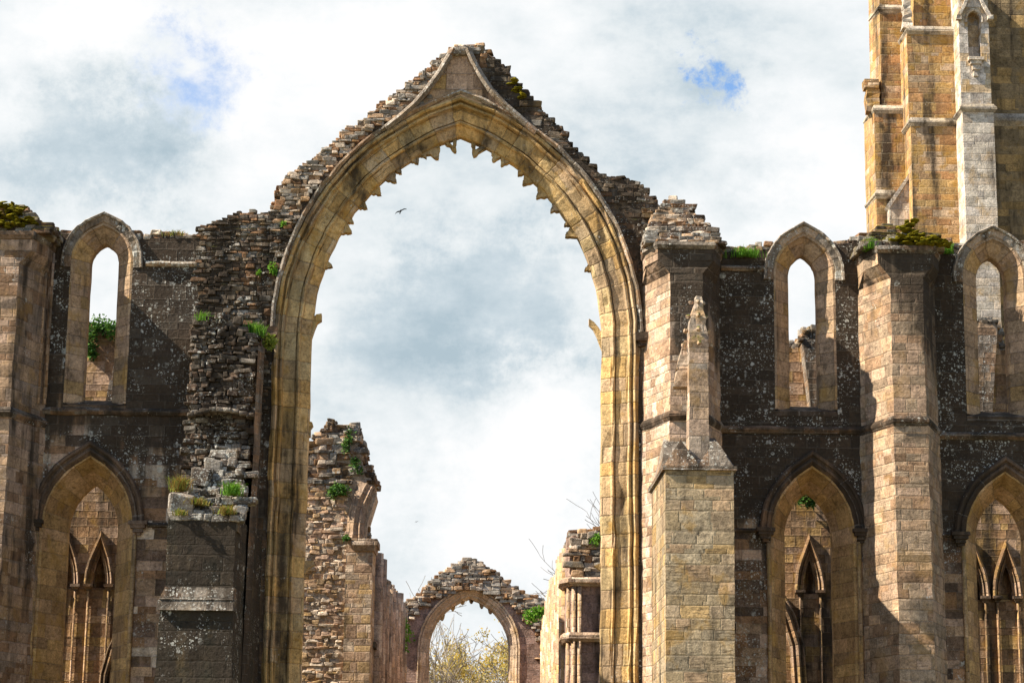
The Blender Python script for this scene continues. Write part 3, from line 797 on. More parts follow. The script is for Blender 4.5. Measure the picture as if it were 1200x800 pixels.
prism(mb, rect(xp-.66, xp-.2, yp+.05, yp+.5), W(800, 452, yp)[1], W(800, 432, yp)[1], rect(xp-.58, xp-.2, yp+.05, yp+.5), .5, .03); prism(mb, rect(xp-.58, xp-.2, yp+.05, yp+.5), W(800, 432, yp)[1], W(800, 398, yp)[1], rect(xp-.36, xp-.2, yp+.1, yp+.4), .45, .03)
mb.build('broken_fragment', M_pinn, pn)

# right octagonal buttress
bO, xc4, zt4 = octagon('complete octagonal buttress topped with yellow moss, between the right hand lancets', 1061, 296, 493, M_buttR)
mb = MB(); heap(mb, xc4, 1.25, zt4, [(-1, .12), (-.72, .5), (-.45, .85), (-.2, .98), (.05, .75), (.4, .62), (.8, .5), (1.0, .1)], YW-1.6, YW+.9)
mb.build('rubble_cap', M_rubM, bO)
mb = MB()

# ------------------------------------------------------------------ ruined buttress left of the arch
rt = thing('ruined_buttress', 'black ruined buttress with collapsing rubble top and grass tufts, left of the great arch', 'buttress')
YF = 62.6
def fp(x, y, Y): return W(x, y, Y)
xa0, xb0 = W(186, 800, YF)[0], W(275, 800, YF)[0]; za_ = W(230, 716, YF)[1]; zb_ = W(230, 604, YF)[1]
xa1, xb1 = W(198, 604, YF)[0], W(279, 604, YF)[0]
mb = MB(); prism(mb, [(xa0-.25, YF-.15), (xb0, YF-.15), (xb0+.3, YW), (xa0-.1, YW)], 0, za_, [(xa1-.12, YF-.12), (xb1-.02, YF-.12), (xb1+.25, YW), (xa1, YW)], .4, .016)
prism(mb, [(xa1-.02, YF), (xb1-.05, YF), (xb1+.25, YW), (xa1+.05, YW)], za_, zb_, None, .4, .016)
mb.build('lower_pier', M_black, rt)
mb = MB(); zo0, zo1 = za_, W(230, 688, YF)[1]; zm = (zo0+zo1)/2
prism(mb, [(xa1-.2, YF-.24), (xb1, YF-.24), (xb1+.02, YF+.4), (xa1-.1, YF+.4)], zo0, zm-.02, [(xa1-.16, YF-.12), (xb1-.02, YF-.12), (xb1+.02, YF+.4), (xa1-.1, YF+.4)], .15, .025)
prism(mb, [(xa1-.14, YF-.15), (xb1-.02, YF-.15), (xb1+.02, YF+.4), (xa1-.1, YF+.4)], zm-.02, zo1, [(xa1-.02, YF-.01), (xb1-.03, YF-.01), (xb1+.02, YF+.4), (xa1-.1, YF+.4)], .15, .025)
mb.build('weathering_ledge', M_slab, rt)
# rubble stair climbing back to the core
msl = MB(); mb = msl; mbb = MB()
zt_ = W(250, 520, 65.5)[1]
n = 8
for k in range(n+1):
    t = k/n; Y = YF+.05+(65.5-YF)*t; z = zb_-.05+(zt_-zb_)*(t**1.05)
    xl_ = xa1+.0+t*.85; xr_ = xb1+.05-t*.25
    prism(mbb, rect(xl_+.05, xr_-.05, Y, 66.9), z-.35, z-.02, None, .4, .02)
    x = xl_
    while x < xr_:
        l = RNG.uniform(.14, .42)*(1.25 if x == xl_ else 1); h = RNG.uniform(.1, .24)
        for q in range(2):
            stone(mb, (x+l/2, Y+.1+q*.22, z+h/2-.1+q*.1), (min(l, .6)*1.05, .4, h), .16)
        x += l*.95
stone(mb, (xa1+.3, YF+.35, zb_+.35), (.75, .7, .62), .1); stone(mb, (xa1+.65, YF+1.6, zb_+1.35), (.6, .7, .55), .12); stone(mb, (xa1+.9, YF+2.2, zb_+1.7), (.5, .6, .45), .12)
mbb.build('rubble_backing', M_core, rt)
msl.build('rubble_slope', rubble('grey_slope_rubble', [GREY, (.17, .145, .115), (.2, .16, .12), (.30, .27, .22), (.12, .09, .065)], black=.4, lichen=1.0, ochre=.15, seed=45.0), rt)
mb = MB()
# upright core
YC = 65.6
core = WL([(212, 600), (220, 520), (224, 440), (226, 382), (240, 376), (275, 380), (300, 398), (300, 440), (297, 520), (285, 600)], YC)
mbc = MB(); extrude(mbc, core, [], YC+.1, YW); mbc.build('core', M_core, rt)
rubble_face(mb, core, YC+.05, ch=(.07, .18), ln=(.1, .36), depth=.4, prot=.06, tilt=.14, sink=.12)
for side in (0, 1):      # stones on the flanks of the core
    for k in range(34):
        z = core[1][1]+(core[3][1]-core[1][1])*k/34
        Y = RNG.uniform(YC+.2, YW-.1)
        xx = W(224 if side == 0 else 299, 440, YC)[0]
        stone(mb, (xx+(.06 if side == 0 else -.06), Y, z), (.3, .5, .2), .1)
rubble_top(mb, core[3:7], YC, YW, layers=1.6)
mb.build('rubble_core', M_rubB, rt)
mb = MB()     # remains of the string course still clinging to the core
xs0, xs1 = W(221, 490, YC)[0], W(299, 490, YC)[0]; zs_ = W(260, 489, YC)[1]
for i in range(9):
    t = (i+.5)/9; sag = .16*math.sin(math.pi*t)
    stone(mb, (xs0+(xs1-xs0)*t, YC-.12-.12*math.sin(math.pi*t), zs_+sag), ((xs1-xs0)/9*1.1, .45, .13), .06)
mb.build('string_course', M_slab, rt, True)
# the smooth ashlar flank between buttress and arch
mb = MB(); xf = W(288, 640, YW-.7)[0]
prism(mb, [(xb1+.1, 63.4), (xb1+.24, 63.6), (xf, YW-.02), (xb1+.1, YW-.02)], 0, W(296, 410, 65.5)[1], [(xb1+.14, 64.9), (xb1+.3, 65.2), (xf+.08, YW-.02), (xb1+.1, YW-.02)], .4, .014)
mb.build('ashlar_flank', M_archwall, rt)

# ------------------------------------------------------------------ inner walls seen through the windows
YI = 77.0
def blind(parent, cxp, half_in, spr, apx, ring, zb=.5, dark=True, wdt=1.0):
    xc = W(cxp, spr, YI)[0]; zs = W(cxp, spr, YI)[1]; za = W(cxp, apx, YI)[1]; w = half_in*YI/FPX
    P = jamb_path(xc, zs-.1, zs, w, za-zs, 8)
    mb = MB(); sweep(mb, P, [(.0, .0), (0, .3)], YI, .006); fr = mb.build('blind_arch', M_inner, parent)
    A = arch_pts(xc, zs, w, za-zs, 10)
    mb = MB(); sweep(mb, A, [(ring+.05, .05), (ring+.05, -.12), (ring-.02, -.17), (ring-.08, -.08), (ring-.13, -.04), (ring*.45, -.10), (ring*.3, -.04), (0, .05)], YI, .006); mb.build('arch_moulding', M_inner, fr)
    for sgn in (-1, 1):
        mb = MB(); x = xc+sgn*(w+ring*.55)
        prism(mb, rect(x-.16, x+.16, YI-.2, YI+.02), zs-.07, zs+.02, None, .2, .01); prism(mb, rect(x-.06, x+.06, YI-.08, YI+.02), zs-.2, zs-.07, rect(x-.14, x+.14, YI-.17, YI+.02), .2, .01)
        mb.build('capital', M_hooddark, fr)
        mb = MB(); tube(mb, [(x, YI-.06, z) for z in (0, zs*.5, zs-.2)], [.038]*3, 8); mb.build('shaft', M_inner, fr, True)
    return offset(P, -.001) if False else P
def inner(label, top, arches, ribs, stubs=()):
    r = thing('inner_wall', label, 'wall', group='ruined inner walls of the chapel')
    holes = [blind(r, *a) for a in arches]
    T_ = WL(top, YI)
    outer = [(T_[0][0], 0)]+T_+[(T_[-1][0], 0)]
    mb = MB(); extrude(mb, outer, holes, YI, YI+1.2); mb.build('masonry', M_inner, r)
    x0, x1 = T_[0][0]+.1, T_[-1][0]-.1
    if holes:
        hx0 = min(p[0] for h in holes for p in h)-.2; hx1 = max(p[0] for h in holes for p in h)+.2; hz = max(p[1] for h in holes for p in h)+.2
        mb = MB(); hz0 = min(p[1] for h in holes for p in h)-.3; extrude(mb, [(hx0, hz0), (hx1, hz0), (hx1, hz), (hx0, hz)], [], YI+.28, YI+.9); mb.build('recess_back', M_inner, r)
    mb = MB(); rubble_top(mb, T_, YI+.05, YI+1.1, layers=1.6); 
    mb.build('broken_wall_head', M_rubG, r, True)
    for P_, wd, mt in ribs:
        mb = MB(); sweep(mb, WL(P_, YI-.3), [(-wd, .3), (-wd, .05), (-wd*.75, -.05), (-wd*.45, .02), (0, -.12), (wd*.45, .02), (wd*.75, -.05), (wd, .05), (wd, .3)], YI-.3, .03, True); mb.build('broken_rib', mt, r)
    for P_, mt in stubs:
        Q_ = WL(P_, YI-.8); mb = MB(); extrude(mb, Q_, [], YI-.8, YI+.01); mb.build('wall_stub', mt, r)
        mb = MB(); rubble_top(mb, Q_[:4], YI-.8, YI, layers=1.3, ch=(.08, .16), ln=(.14, .3), dep=(.2, .4)); mb.build('stub_rubble', M_rubD, r)
    return r
inL = inner('orange inner wall seen through the left bay windows, ivy growing on its head', [(15, 470), (60, 420), (95, 390), (115, 384), (136, 392), (160, 430), (210, 520), (262, 600)],
      [(116, 7, 685, 650, .25), (77, 7, 685, 650, .25)],
      [([(121, 820), (124, 790), (131, 762), (142, 742)], .2, M_inner)],
      [([(142, 402), (150, 398), (162, 396), (166, 400), (166, 480), (122, 480), (127, 452), (134, 425)], M_innerD)])
inA = inner('broken inner wall with sunlit rib, seen through the window bay between right buttresses', [(880, 450), (905, 420), (924, 407), (939, 407), (943, 392), (958, 390), (975, 420), (1010, 470)],
      [(949, 6.8, 692, 656, .27)], [([(914, 700), (925, 722), (934, 755), (938, 800), (939, 830)], .24, M_inner)],
      [([(941, 400), (944, 390), (952, 388), (962, 388), (975, 392), (975, 490), (952, 490), (948, 455), (944, 425)], M_innerD)])
inB = inner('warm inner wall seen through the right edge windows, below the tower', [(1105, 450), (1130, 400), (1146, 380), (1168, 378), (1171, 410), (1195, 410), (1230, 440), (1290, 460)],
      [(1180, 7, 699, 663, .26), (1142, 7, 699, 663, .26)], [],
      [([(1133, 384), (1140, 379), (1150, 377), (1166, 377), (1169, 384), (1166, 430), (1163, 490), (1133, 490)], M_innerD)])

# ------------------------------------------------------------------ presbytery walls beyond the arch
def side_wall(parent, X0, X1, prof, mat, topmat, shafts_x, step, zmax):
    """wall running away from the viewer (Y-Z outline), with the wall shafts of its blind arcade"""
    mb = MB(); extrude(mb, [(prof[0][0], 0)]+prof+[(prof[-1][0], 0)], [], X0, X1, 'x'); mb.build('side_wall', mat, parent)
    mb = MB()
    for (ya, za), (yb, zb) in zip(prof[:-1], prof[1:]):
        y = ya
        while y < yb:
            z = za+(zb-za)*(y-ya)/(yb-ya); d = RNG.uniform(.3, .7)
            for x in np.arange(min(X0, X1)+.1, max(X0, X1), .4):
                for q in range(RNG.choice((1, 1, 2))): stone(mb, (x+.1, y, z+.08+q*.16), (.45, d*1.1, .2), .1)
            y += d
    mb.build('broken_wall_head', topmat, parent, True)
YN = 84.0
nl = thing('nave_wall', 'ruined orange wall with broken arch springing, seen inside the great arch at left', 'wall')
XN = W(437, 700, YN)[0]
pl = WL([(340, 800), (340, 560), (358, 545), (372, 512), (386, 500), (414, 500), (420, 524), (426, 545), (438, 566), (441, 580), (436, 596), (431, 612), (429, 630), (430, 800)], YN)
pl = [(x, z) for x, z in pl]; pl[0] = (pl[0][0], 0); pl[-1] = (XN-.2, 0)
mb = MB(); extrude(mb, pl, [], YN, YN+1.6); mb.build('wall_core', M_coreW, nl)
za1 = W(400, 640, YN)[1]
rz = [p for p in pl]; xpier = W(404, 700, YN)[0]
rz = [(pl[0][0], 0)]+WL([(340, 560), (358, 545), (372, 512), (386, 500), (414, 500), (420, 524), (424, 545), (412, 580), (404, 630)], YN)+[(xpier, 0)]
mb = MB(); lo = [(x, max(z, 6.2)) for x, z in rz]
zsp = W(380, 570, YN)[1]
low = [(lo[0][0], 6.2)]+[(lo[0][0], zsp), (W(410, 570, YN)[0], zsp), (xpier, W(404, 630, YN)[1]), (xpier, 6.2)]
rubble_face(mb, low, YN-.02, ch=(.09, .2), ln=(.12, .42), prot=.035, tilt=.1, sink=.155); mb.build('rubble_end', M_rubO, nl)
up = [(lo[0][0], zsp)]+WL([(340, 560), (358, 545), (372, 512), (386, 500), (414, 500), (420, 524), (424, 545), (411, 568)], YN)
mb = MB(); rubble_face(mb, up, YN-.02, ch=(.1, .25), ln=(.15, .55), prot=.07, sink=.12); rubble_top(mb, WL([(352, 546), (372, 512), (386, 500), (414, 500), (420, 524), (426, 545), (438, 566)], YN), YN, YN+1.6, layers=1.3, ln=(.25, .5)); mb.build('rubble_peak', M_rubG, nl)
mb = MB(); prism(mb, [(xpier, YN-.12), (XN-.05, YN-.12), (XN, YN+1.2), (xpier, YN+1.2)], 0, W(415, 640, YN)[1], None, .35, .015); mb.build('ashlar_pier', M_nave, nl)
mb = MB(); zc_ = W(415, 636, YN)[1]
prism(mb, [(xpier+.2, YN-.3), (XN+.12, YN-.3), (XN+.15, YN+1.3), (xpier+.2, YN+1.3)], zc_-.1, zc_+.14, None, .2, .015); prism(mb, [(xpier+.3, YN-.2), (XN, YN-.2), (XN+.05, YN+1.3), (xpier+.3, YN+1.3)], zc_-.3, zc_-.1, [(xpier+.2, YN-.28), (XN+.1, YN-.28), (XN+.1, YN+1.3), (xpier+.2, YN+1.3)], .2, .015)
mb.build('capital', M_nave2, nl)
mb = MB(); sp = WL([(425, 630), (425, 618), (427, 604), (431, 591), (437, 578), (440, 572)], YN)
sweep(mb, sp, [(-.0, 1.5), (-.05, .1), (-.02, -.05), (.12, -.12), (.2, -.04), (.35, -.12), (.5, -.04), (.6, .0), (.6, .2)], YN-.05, .01)
mb.build('arch_springer', M_nave2, nl)
zt0 = W(433, 628, YN)[1]; zt1 = W(469, 708, 116)[1]
profL = [(YN+.6, W(431, 625, YN)[1]), (86.5, zt0-.3), (89, zt0+.1), (92, zt0-.5), (97, zt0-.3), (103, (zt0+zt1)/2-.2), (110, zt1-.2), (117, zt1)]
side_wall(nl, XN-1.4, XN-.15, profL, M_nave2, M_rubG, None, None, None)
y = YN+2.2
while y < 116:
    zz = np.interp(y, [p[0] for p in profL], [p[1] for p in profL])-RNG.uniform(.0, .5)
    mb = MB(); tube(mb, [(XN-.04, y, z) for z in (0, zz*.5, zz)], [.34, .33, .3], 8); mb.build('wall_shaft', M_nave2, nl, True)
    y += 3.1
mb = MB(); prism(mb, [(XN-.2, YN+1), (XN+.1, YN+1), (XN+.1, 116.5), (XN-.2, 116.5)], W(426, 752, YN)[1]-.1, W(426, 752, YN)[1]+.12, None, .3, .0); mb.build('string_course', M_string, nl)

nr = thing('nave_wall', 'pale ruined wall with clustered shafts, seen inside the great arch at right', 'wall')
XR = W(664, 700, YN)[0]; X2 = W(745, 700, YN)[0]
ztr = W(690, 622, YN)[1]; zs2 = W(690, 681, YN)[1]; zs3 = W(690, 746, YN)[1]
mb = MB()
pp = [(XR+.25, YN), (X2, YN), (X2, YN+1.6), (XR, YN+1.6), (XR, YN+.35)]
prism(mb, pp, 0, ztr-.2, None, .35, .015); mb.build('end_pier', M_plaster, nr)
for k, (dx, dy) in enumerate(((.08, .22), (.27, -.03), (.48, -.06))):
    mb = MB(); tube(mb, [(XR+dx, YN+dy, z) for z in (0, zs2*.5, zs2-.1)], [.085]*3, 10); mb.build('wall_shaft', M_nave, nr, True)
for z, e in ((zs2, .16), (zs3, .12)):
    mb = MB()
    a = [(XR+.2-e*.4, YN-.12), (X2, YN-.12), (X2, YN+1.6), (XR-.1, YN+1.6), (XR-.1, YN+.3)]
    b = [(XR+.2-e, YN-.12-e), (X2, YN-.12-e), (X2, YN+1.6), (XR-.1-e, YN+1.6), (XR-.1-e, YN+.3)]
    prism(mb, a, z-.18, z-.06, b, .2, .01); prism(mb, b, z-.06, z+.06, None, .2, .01); prism(mb, b, z+.06, z+.16, a, .2, .01)
    mb.build('string_course', M_nave2, nr)
mb = MB(); rub = [(XR+.15, zs2+.15), (XR+.2, ztr-.5), (XR+.6, ztr-.1), (X2, ztr+.1), (X2, zs2+.15)]
rubble_face(mb, rub, YN-.06, ch=(.12, .25), ln=(.16, .5), prot=.06); rubble_top(mb, [(XR+.25, ztr-.45), (XR+.7, ztr-.1), (X2, ztr)], YN, YN+1.6, layers=1.7, ch=(.1, .2), ln=(.2, .45)); mb.build('rubble_peak', M_rubW, nr)
zr1 = W(628, 728, 116)[1]
profR = [(YN+.9, ztr-.2), (87, ztr-.25), (90, ztr-.1), (94, ztr-.5), (99, (ztr+zr1)/2+.3), (106, zr1+.3), (112, zr1-.2), (117.5, zr1-.4)]
side_wall(nr, XR+.1, XR+1.4, profR, M_nave, M_rubG, None, None, None)
y = YN+1.9
while y < 117:
    zz = np.interp(y, [p[0] for p in profR], [p[1] for p in profR])-RNG.uniform(.0, .3)
    mb = MB(); tube(mb, [(XR+.06, y, z) for z in (0, zz*.5, zz)], [.3, .28, .28], 8); mb.build('wall_shaft', M_nave, nr, True)
    y += 2.4
mb = MB(); prism(mb, [(XR-.12, YN+.5), (XR+.15, YN+.5), (XR+.15, 117), (XR-.12, 117)], zs3-.1, zs3+.12, None, .3, .0); mb.build('string_course', M_string, nr)

# ------------------------------------------------------------------ the far arch
YA = 118.0
fa = thing('distant_arch', 'small distant pointed arch under a stepped rubble gable, framed by the great arch', 'arch')
fx = W(549.5, 760, YA+.8)[0]; fw = 46*(YA+.8)/FPX; fs = W(550, 762, YA+.8)[1]; fz = W(550, 702, YA+.8)[1]
FP = jamb_path(fx, 0, fs, fw, fz-fs, 16, .6)
mb = MB(); sweep(mb, FP, [(.6, -.02), (.58, -.08), (.5, -.06), (.47, .0), (.44, -.06), (.38, -.02), (.36, .1), (.26, .14), (.22, .26), (.1, .3), (.08, .5), (0, .55), (0, 1.1), (.3, 1.6)], YA, .012); mb.build('arch_moulding', ashlar('pale_arch_ring_stone', [(.50, .36, .24), (.46, .31, .18), (.52, .40, .28)], bw=1.2, bh=.6, mw=.01, black=.2, lichen=.1, ochre=.4, seed=43.0), fa)
FO = [(462, 800), (462, 712), (481, 706), (500, 690), (520, 671), (538, 660), (548, 656), (558, 657), (576, 670), (596, 686), (616, 698), (634, 706), (642, 720), (642, 800)]
fo = WL(FO, YA); fo[0] = (fo[0][0], 0); fo[-1] = (fo[-1][0], 0)
FH = offset(FP, .45)
outer = fo+list(reversed([(x, max(z, 0)) for x, z in FH]))
mb = MB(); extrude(mb, outer, [], YA, YA+1.6); mb.build('masonry', M_plaster, fa)
big = arch_pts(fx, W(550, 782, YA)[1], 86*YA/FPX, W(550, 692, YA)[1]-W(550, 782, YA)[1], 14)
Hf = [p for p in big]
poly = fo[1:-1]+list(reversed(big))
mb = MB(); rubble_face(mb, poly, YA-.14, ch=(.1, .2), ln=(.16, .55), prot=.045, depth=.45)
rubble_top(mb, fo[1:-1], YA-.1, YA+1.5, layers=1.1, ch=(.09, .2), ln=(.2, .5)); mb.build('gable_rubble', M_rubW, fa)
for i in (-3.4, -2.1, -.9, .2, 1.5, 2.6):
    t = i/4.5; x = fx+t*fw*.92
    zz = np.interp(abs(t)*.92*fw, [fx-p[0] for p in reversed(arch_pts(fx, fs, fw, fz-fs, 14)[:15])], [p[1] for p in reversed(arch_pts(fx, fs, fw, fz-fs, 14)[:15])])
    L = RNG.uniform(.12, .26)
    mb = MB(); extrude(mb, [(x-.14, zz+.1), (x-.1, zz-L*.5), (x-.03, zz-L), (x+.05, zz-L*.95), (x+.11, zz-L*.4), (x+.15, zz+.1)], [], YA+.7, YA+.95); mb.build('tracery_stump', M_arch, fa)

# ------------------------------------------------------------------ tower
YT = 118.0
tw = thing('church_tower', 'tall sunlit orange and white stone church tower rising behind the right wall', 'tower')
def tx(x, Y, y=100): return W(x, y, Y)[0]
def tz(y, Y, x=1100): return W(x, y, Y)[1]
ZT = 49.0
def tblock(name, xa, xb, Yf, Yb, z0, z1, mat, dl=.0, dt=.0):
    mb = MB(); prism(mb, [(xa, Yf), (xb, Yf), (xb, Yb), (xa-dl, Yb)], z0, z1, [(xa, Yf+dt), (xb, Yf+dt), (xb, Yb), (xa-dl, Yb)] if dt else None, .5, .012)
    return mb.build(name, mat, tw)
def tstring(xa, xb, Yf, Yb, z, dl=0.0, e=.16, h=.3):
    mb = MB()
    a = [(xa, Yf), (xb, Yf), (xb, Yb), (xa-dl, Yb)]; b = [(xa-e, Yf-e), (xb+e, Yf-e), (xb+e, Yb), (xa-dl-e, Yb)]
    prism(mb, a, z-h, z-h*.45, b, .3, .01); prism(mb, b, z-h*.45, z-h*.1, None, .3, .012); prism(mb, b, z-h*.1, z+h*.6, a, .3, .012)
    mb.build('string_course', M_towerstr, tw)
# main body
tblock('tower_wall', tx(1128, YT), tx(1128, YT)+9.5, YT+.2, YT+9.5, 0, ZT, M_towerdark)
zc_ = tz(136, YT); tstring(tx(1150, YT), tx(1128, YT)+9.4, YT+.2, YT+9, zc_, 0, .18, .45)
# left (set back) buttress
xa, xb = tx(1022, YT+.5), tx(1062, YT+.5)
tblock('corner_buttress', xa-.02, xb, YT, YT+2.2, 0, tz(128, YT), M_tower, .18)
tblock('corner_buttress', tx(1034, YT), xb, YT+.3, YT+2.0, tz(128, YT), ZT, M_tower, .3)
tstring(xa, xb-.3, YT, YT+2.2, tz(128, YT), .15, .1); tstring(xa, xb-.9, YT-.1, YT+2.2, tz(228, YT), .15, .12); tstring(tx(1034, YT), xb-.2, YT+.3, YT+2, tz(8, YT), .2, .14)
mb = MB(); px0 = tx(1016, YT)
prism(mb, rect(px0, px0+.75, YT+.3, YT+1.0), tz(130, YT), tz(92, YT), rect(px0+.05, px0+.7, YT+.3, YT+1.0), .25, .05); prism(mb, rect(px0-.1, px0+.7, YT+.2, YT+1.0), tz(102, YT), tz(92, YT), None, .2, .06)
mb.build('broken_pinnacle', M_tower, tw)
# middle buttress
Ym = YT-1.6
xa, xb = tx(1066, Ym), tx(1122, Ym)
tblock('middle_buttress', xa, xb, Ym, YT+2, 0, tz(140, Ym), M_tower, .12)
tblock('middle_buttress', xa-.06, xb, Ym+.12, YT+2, tz(140, Ym), tz(33, Ym), M_tower, .1)
tblock('middle_buttress', tx(1076, Ym), xb, Ym+.5, YT+2, tz(33, Ym), ZT, M_tower, .1)
tstring(xa, xb-.1, Ym, YT+1, tz(142, Ym), .12, .14); tstring(xa, xb-.1, Ym+.1, YT+1, tz(34, Ym), .12, .14)
mb = MB(); px0 = tx(1060, Ym)
prism(mb, rect(px0, px0+.6, Ym+.1, Ym+.7), tz(33, Ym), tz(18, Ym), rect(px0+.05, px0+.45, Ym+.2, Ym+.6), .2, .06)
prism(mb, rect(px0+.1, px0+.5, Ym+.2, Ym+.6), tz(18, Ym), tz(-8, Ym), None, .2, .06); mb.build('broken_pinnacle', M_towerpale, tw)
# raking stone between left and middle buttress
mb = MB(); A_, B_ = W(1041, 246, Ym+1.2), W(1060, 208, Ym+1.2)
extrude(mb, [(A_[0], A_[1]-.02), (B_[0]+.3, B_[1]), (B_[0]+.3, B_[1]+.3), (A_[0]-.15, A_[1]+.15)], [], Ym+.8, Ym+2.2); mb.build('raking_coping', M_towerpale, tw)
mb = MB(); extrude(mb, [A_, (B_[0]+.35, B_[1]), (B_[0]+.35, 0), (A_[0], 0)], [], Ym+.9, Ym+2.1); mb.build('raking_wall', M_towerpale, tw)
# white front buttress
Yq = YT-3.2
xa, xb = tx(1130, Yq, 200), tx(1167, Yq, 200)
tblock('front_buttress', xa, xb, Yq, YT+1, 0, tz(127, Yq), M_towerpale, .05)
zn0, zn1 = tz(72, Yq), tz(20, Yq); xm = (xa+xb)/2; nh = .34
zb_top = ZT
mb = MB()                              # shaft with the statue niche cut into it
niche = jamb_path(xm, zn0, zn1, nh, .45, 8, .8)
outer = [(xa+.02, tz(127, Yq)), (xb-.04, tz(127, Yq)), (xb-.04, ZT), (xa+.02, ZT)]
extrude(mb, outer, [niche], Yq+.25, Yq+.85, hole_sides=True); prism(mb, rect(xa+.02, xb-.04, Yq+.85, YT+1), tz(127, Yq), ZT, None, .5, .0)
mb.build('front_buttress', ashlar('orange_and_white_tower_ashlar', [(.5, .44, .38), (.46, .40, .34), (.44, .28, .12), (.5, .45, .38), (.42, .33, .2)], bw=.5, bh=.42, mortar=(.4, .33, .25), black=.1, lichen=.2, ochre=.55, seed=41.0), tw)
mb = MB(); sweep(mb, jamb_path(xm, zn1-.2, zn1, nh, .45, 8, .5), [(.0, .1), (.02, -.05), (.1, -.1), (.16, 0), (.16, .1)], Yq+.25, .01); mb.build('niche_arch', M_towerpale, tw)
gpk = tz(-22, Yq)
mb = MB()
for s in (-1, 1):
    sweep(mb, [(xm+s*.85, zn1+.1), (xm+s*.5, zn1+.75), (xm, gpk)][::s], [(-.08, .1), (-.08, -.2), (.08, -.2), (.1, .1)], Yq+.2, .01, True)
    prism(mb, rect(xm+s*.85-.13, xm+s*.85+.13, Yq-.05, Yq+.3), zn1-.1, zn1+.14, None, .2, .03)
mb.build('niche_gable', M_towerpale, tw)
mb = MB()
for z0_, z1_, hw in ((zn0+.1, zn0+.28, .4), (zn0-.1, zn0+.1, .3), (zn0-.4, zn0-.1, .2), (zn0-.75, zn0-.4, .12)): prism(mb, rect(xm-hw, xm+hw, Yq-.1+.3*(1-hw/.4), Yq+.6), z0_, z1_, None, .3, .012)
mb.build('niche_bracket', M_towerpale, tw)
tstring(xa, xb, Yq, YT+.5, tz(125, Yq), .05, .15, .3)

# ------------------------------------------------------------------ plants
def tuft(name, label, x, y, Y, w, h, n, mat, cat='grass', lean=.5, group='grass tufts on the ruin'):
    X, Z = W(x, y, Y); mb = MB()
    rr = RNG
    for i in range(n):
        bx = X+rr.gauss(0, w*.4); by = Y+rr.uniform(-.25, .25); a = rr.uniform(0, 6.28); L = h*rr.uniform(.5, 1.15); wd = rr.uniform(.007, .016)
        dx, dy = math.cos(a)*lean*L, math.sin(a)*lean*L
        px_, py_ = -math.sin(a)*wd, math.cos(a)*wd
        bz = Z-.05-abs(bx-X)*.1
        P0 = (bx, by, bz); P1 = (bx+dx*.35, by+dy*.35, bz+L*.65); P2 = (bx+dx, by+dy, bz+L*.9)
        mb.add([(P0[0]-px_, P0[1]-py_, P0[2]), (P0[0]+px_, P0[1]+py_, P0[2]), (P1[0]+px_*.8, P1[1]+py_*.8, P1[2]), (P1[0]-px_*.8, P1[1]-py_*.8, P1[2]), P2], [(0, 1, 2, 3), (3, 2, 4)])
    o = mb.build(name, mat); tag(o, label, cat, group); return o
def leaves(name, label, pts, size, n, mat, cat, spread=.3, yspread=.4, group='leafy plants on the ruin'):
    """small leaf faces scattered through clumps; pts = [(x, y, Y, radius m)]"""
    mb = MB()
    for i in range(n):
        x, y, Y, r = RNG.choice(pts); X, Z = W(x, y, Y)
        p = Vector((RNG.gauss(0, 1), RNG.gauss(0, 1), RNG.gauss(0, 1))); p = p.normalized()*r*RNG.random()**.5
        c_ = Vector((X, Y, Z))+Vector((p.x, p.y*yspread/.4, p.z))
        d = Vector((RNG.uniform(-1, 1), RNG.uniform(-1, 1), RNG.uniform(-.6, 1))).normalized(); e = d.orthogonal().normalized()
        s = size*RNG.uniform(.6, 1.3)
        mb.add([c_, c_+d*s*.5+e*s*.35, c_+d*s, c_+d*s*.5-e*s*.35], [(0, 1, 2, 3)])
    o = mb.build(name, mat); tag(o, label, cat, group); return o

tuft('grass_tuft', 'small green grass tuft on the left corner of the ruined black buttress', 238, 375, 65.7, .3, .3, 140, M_grass)
tuft('grass_tuft', 'bright green grass tuft on the head of the ruined black buttress', 296, 392, 65.9, .42, .45, 320, M_grass)
leaves('small_bush', 'yellow green bush beside the left jamb of the great arch', [(316, 401, 66.0, .24)], .09, 420, M_bush, 'bush')
tuft('grass_tuft', 'reddish dry grass tuft on the left edge of the rubble slope', 211, 572, 63.25, .3, .42, 260, M_grassdry, lean=.9)
tuft('grass_tuft', 'green tuft with dry stems at the right edge of the rubble slope', 272, 577, 63.15, .3, .36, 260, M_grass, lean=.9)
tuft('grass_tuft', 'low yellowish grass tuft above the black ledge course of ruined buttress', 266, 600, 62.6, .3, .26, 220, M_grassdry, lean=.8)
tuft('grass_tuft', 'tiny green tuft on the front left corner of the rubble slope', 212, 602, 62.6, .22, .2, 120, M_grassdry, lean=.8)
tuft('grass_tuft', 'dry golden grass between the loose stones of the rubble slope', 232, 589, 62.85, .35, .22, 180, M_grassdry, lean=.9)
tuft('grass_tuft', 'grass strip on the wall head beside the stepped buttress cap', 873, 299, 66.95, .55, .32, 360, M_grass)
tuft('grass_tuft', 'green grass at the left corner of the octagonal buttress cap', 1019, 291, 65.6, .22, .36, 220, M_grass)
tuft('grass_tuft', 'small grass clump between the octagonal buttress cap and right edge lancet', 1111, 295, 66.9, .15, .34, 120, M_grass)
tuft('grass_tuft', 'thin grass on the wall head right of the left lancet', 207, 276, 67.2, .4, .22, 200, M_grassdry)
tuft('grass_tuft', 'grass at the foot of the moss covered cap at left edge', 58, 277, 66.9, .3, .28, 200, M_grass)
leaves('fern', 'small green fern on the dark rubble beside the arch hood', [(319, 312, 66.85, .14), (321, 318, 66.85, .1)], .08, 150, M_grass, 'plant')
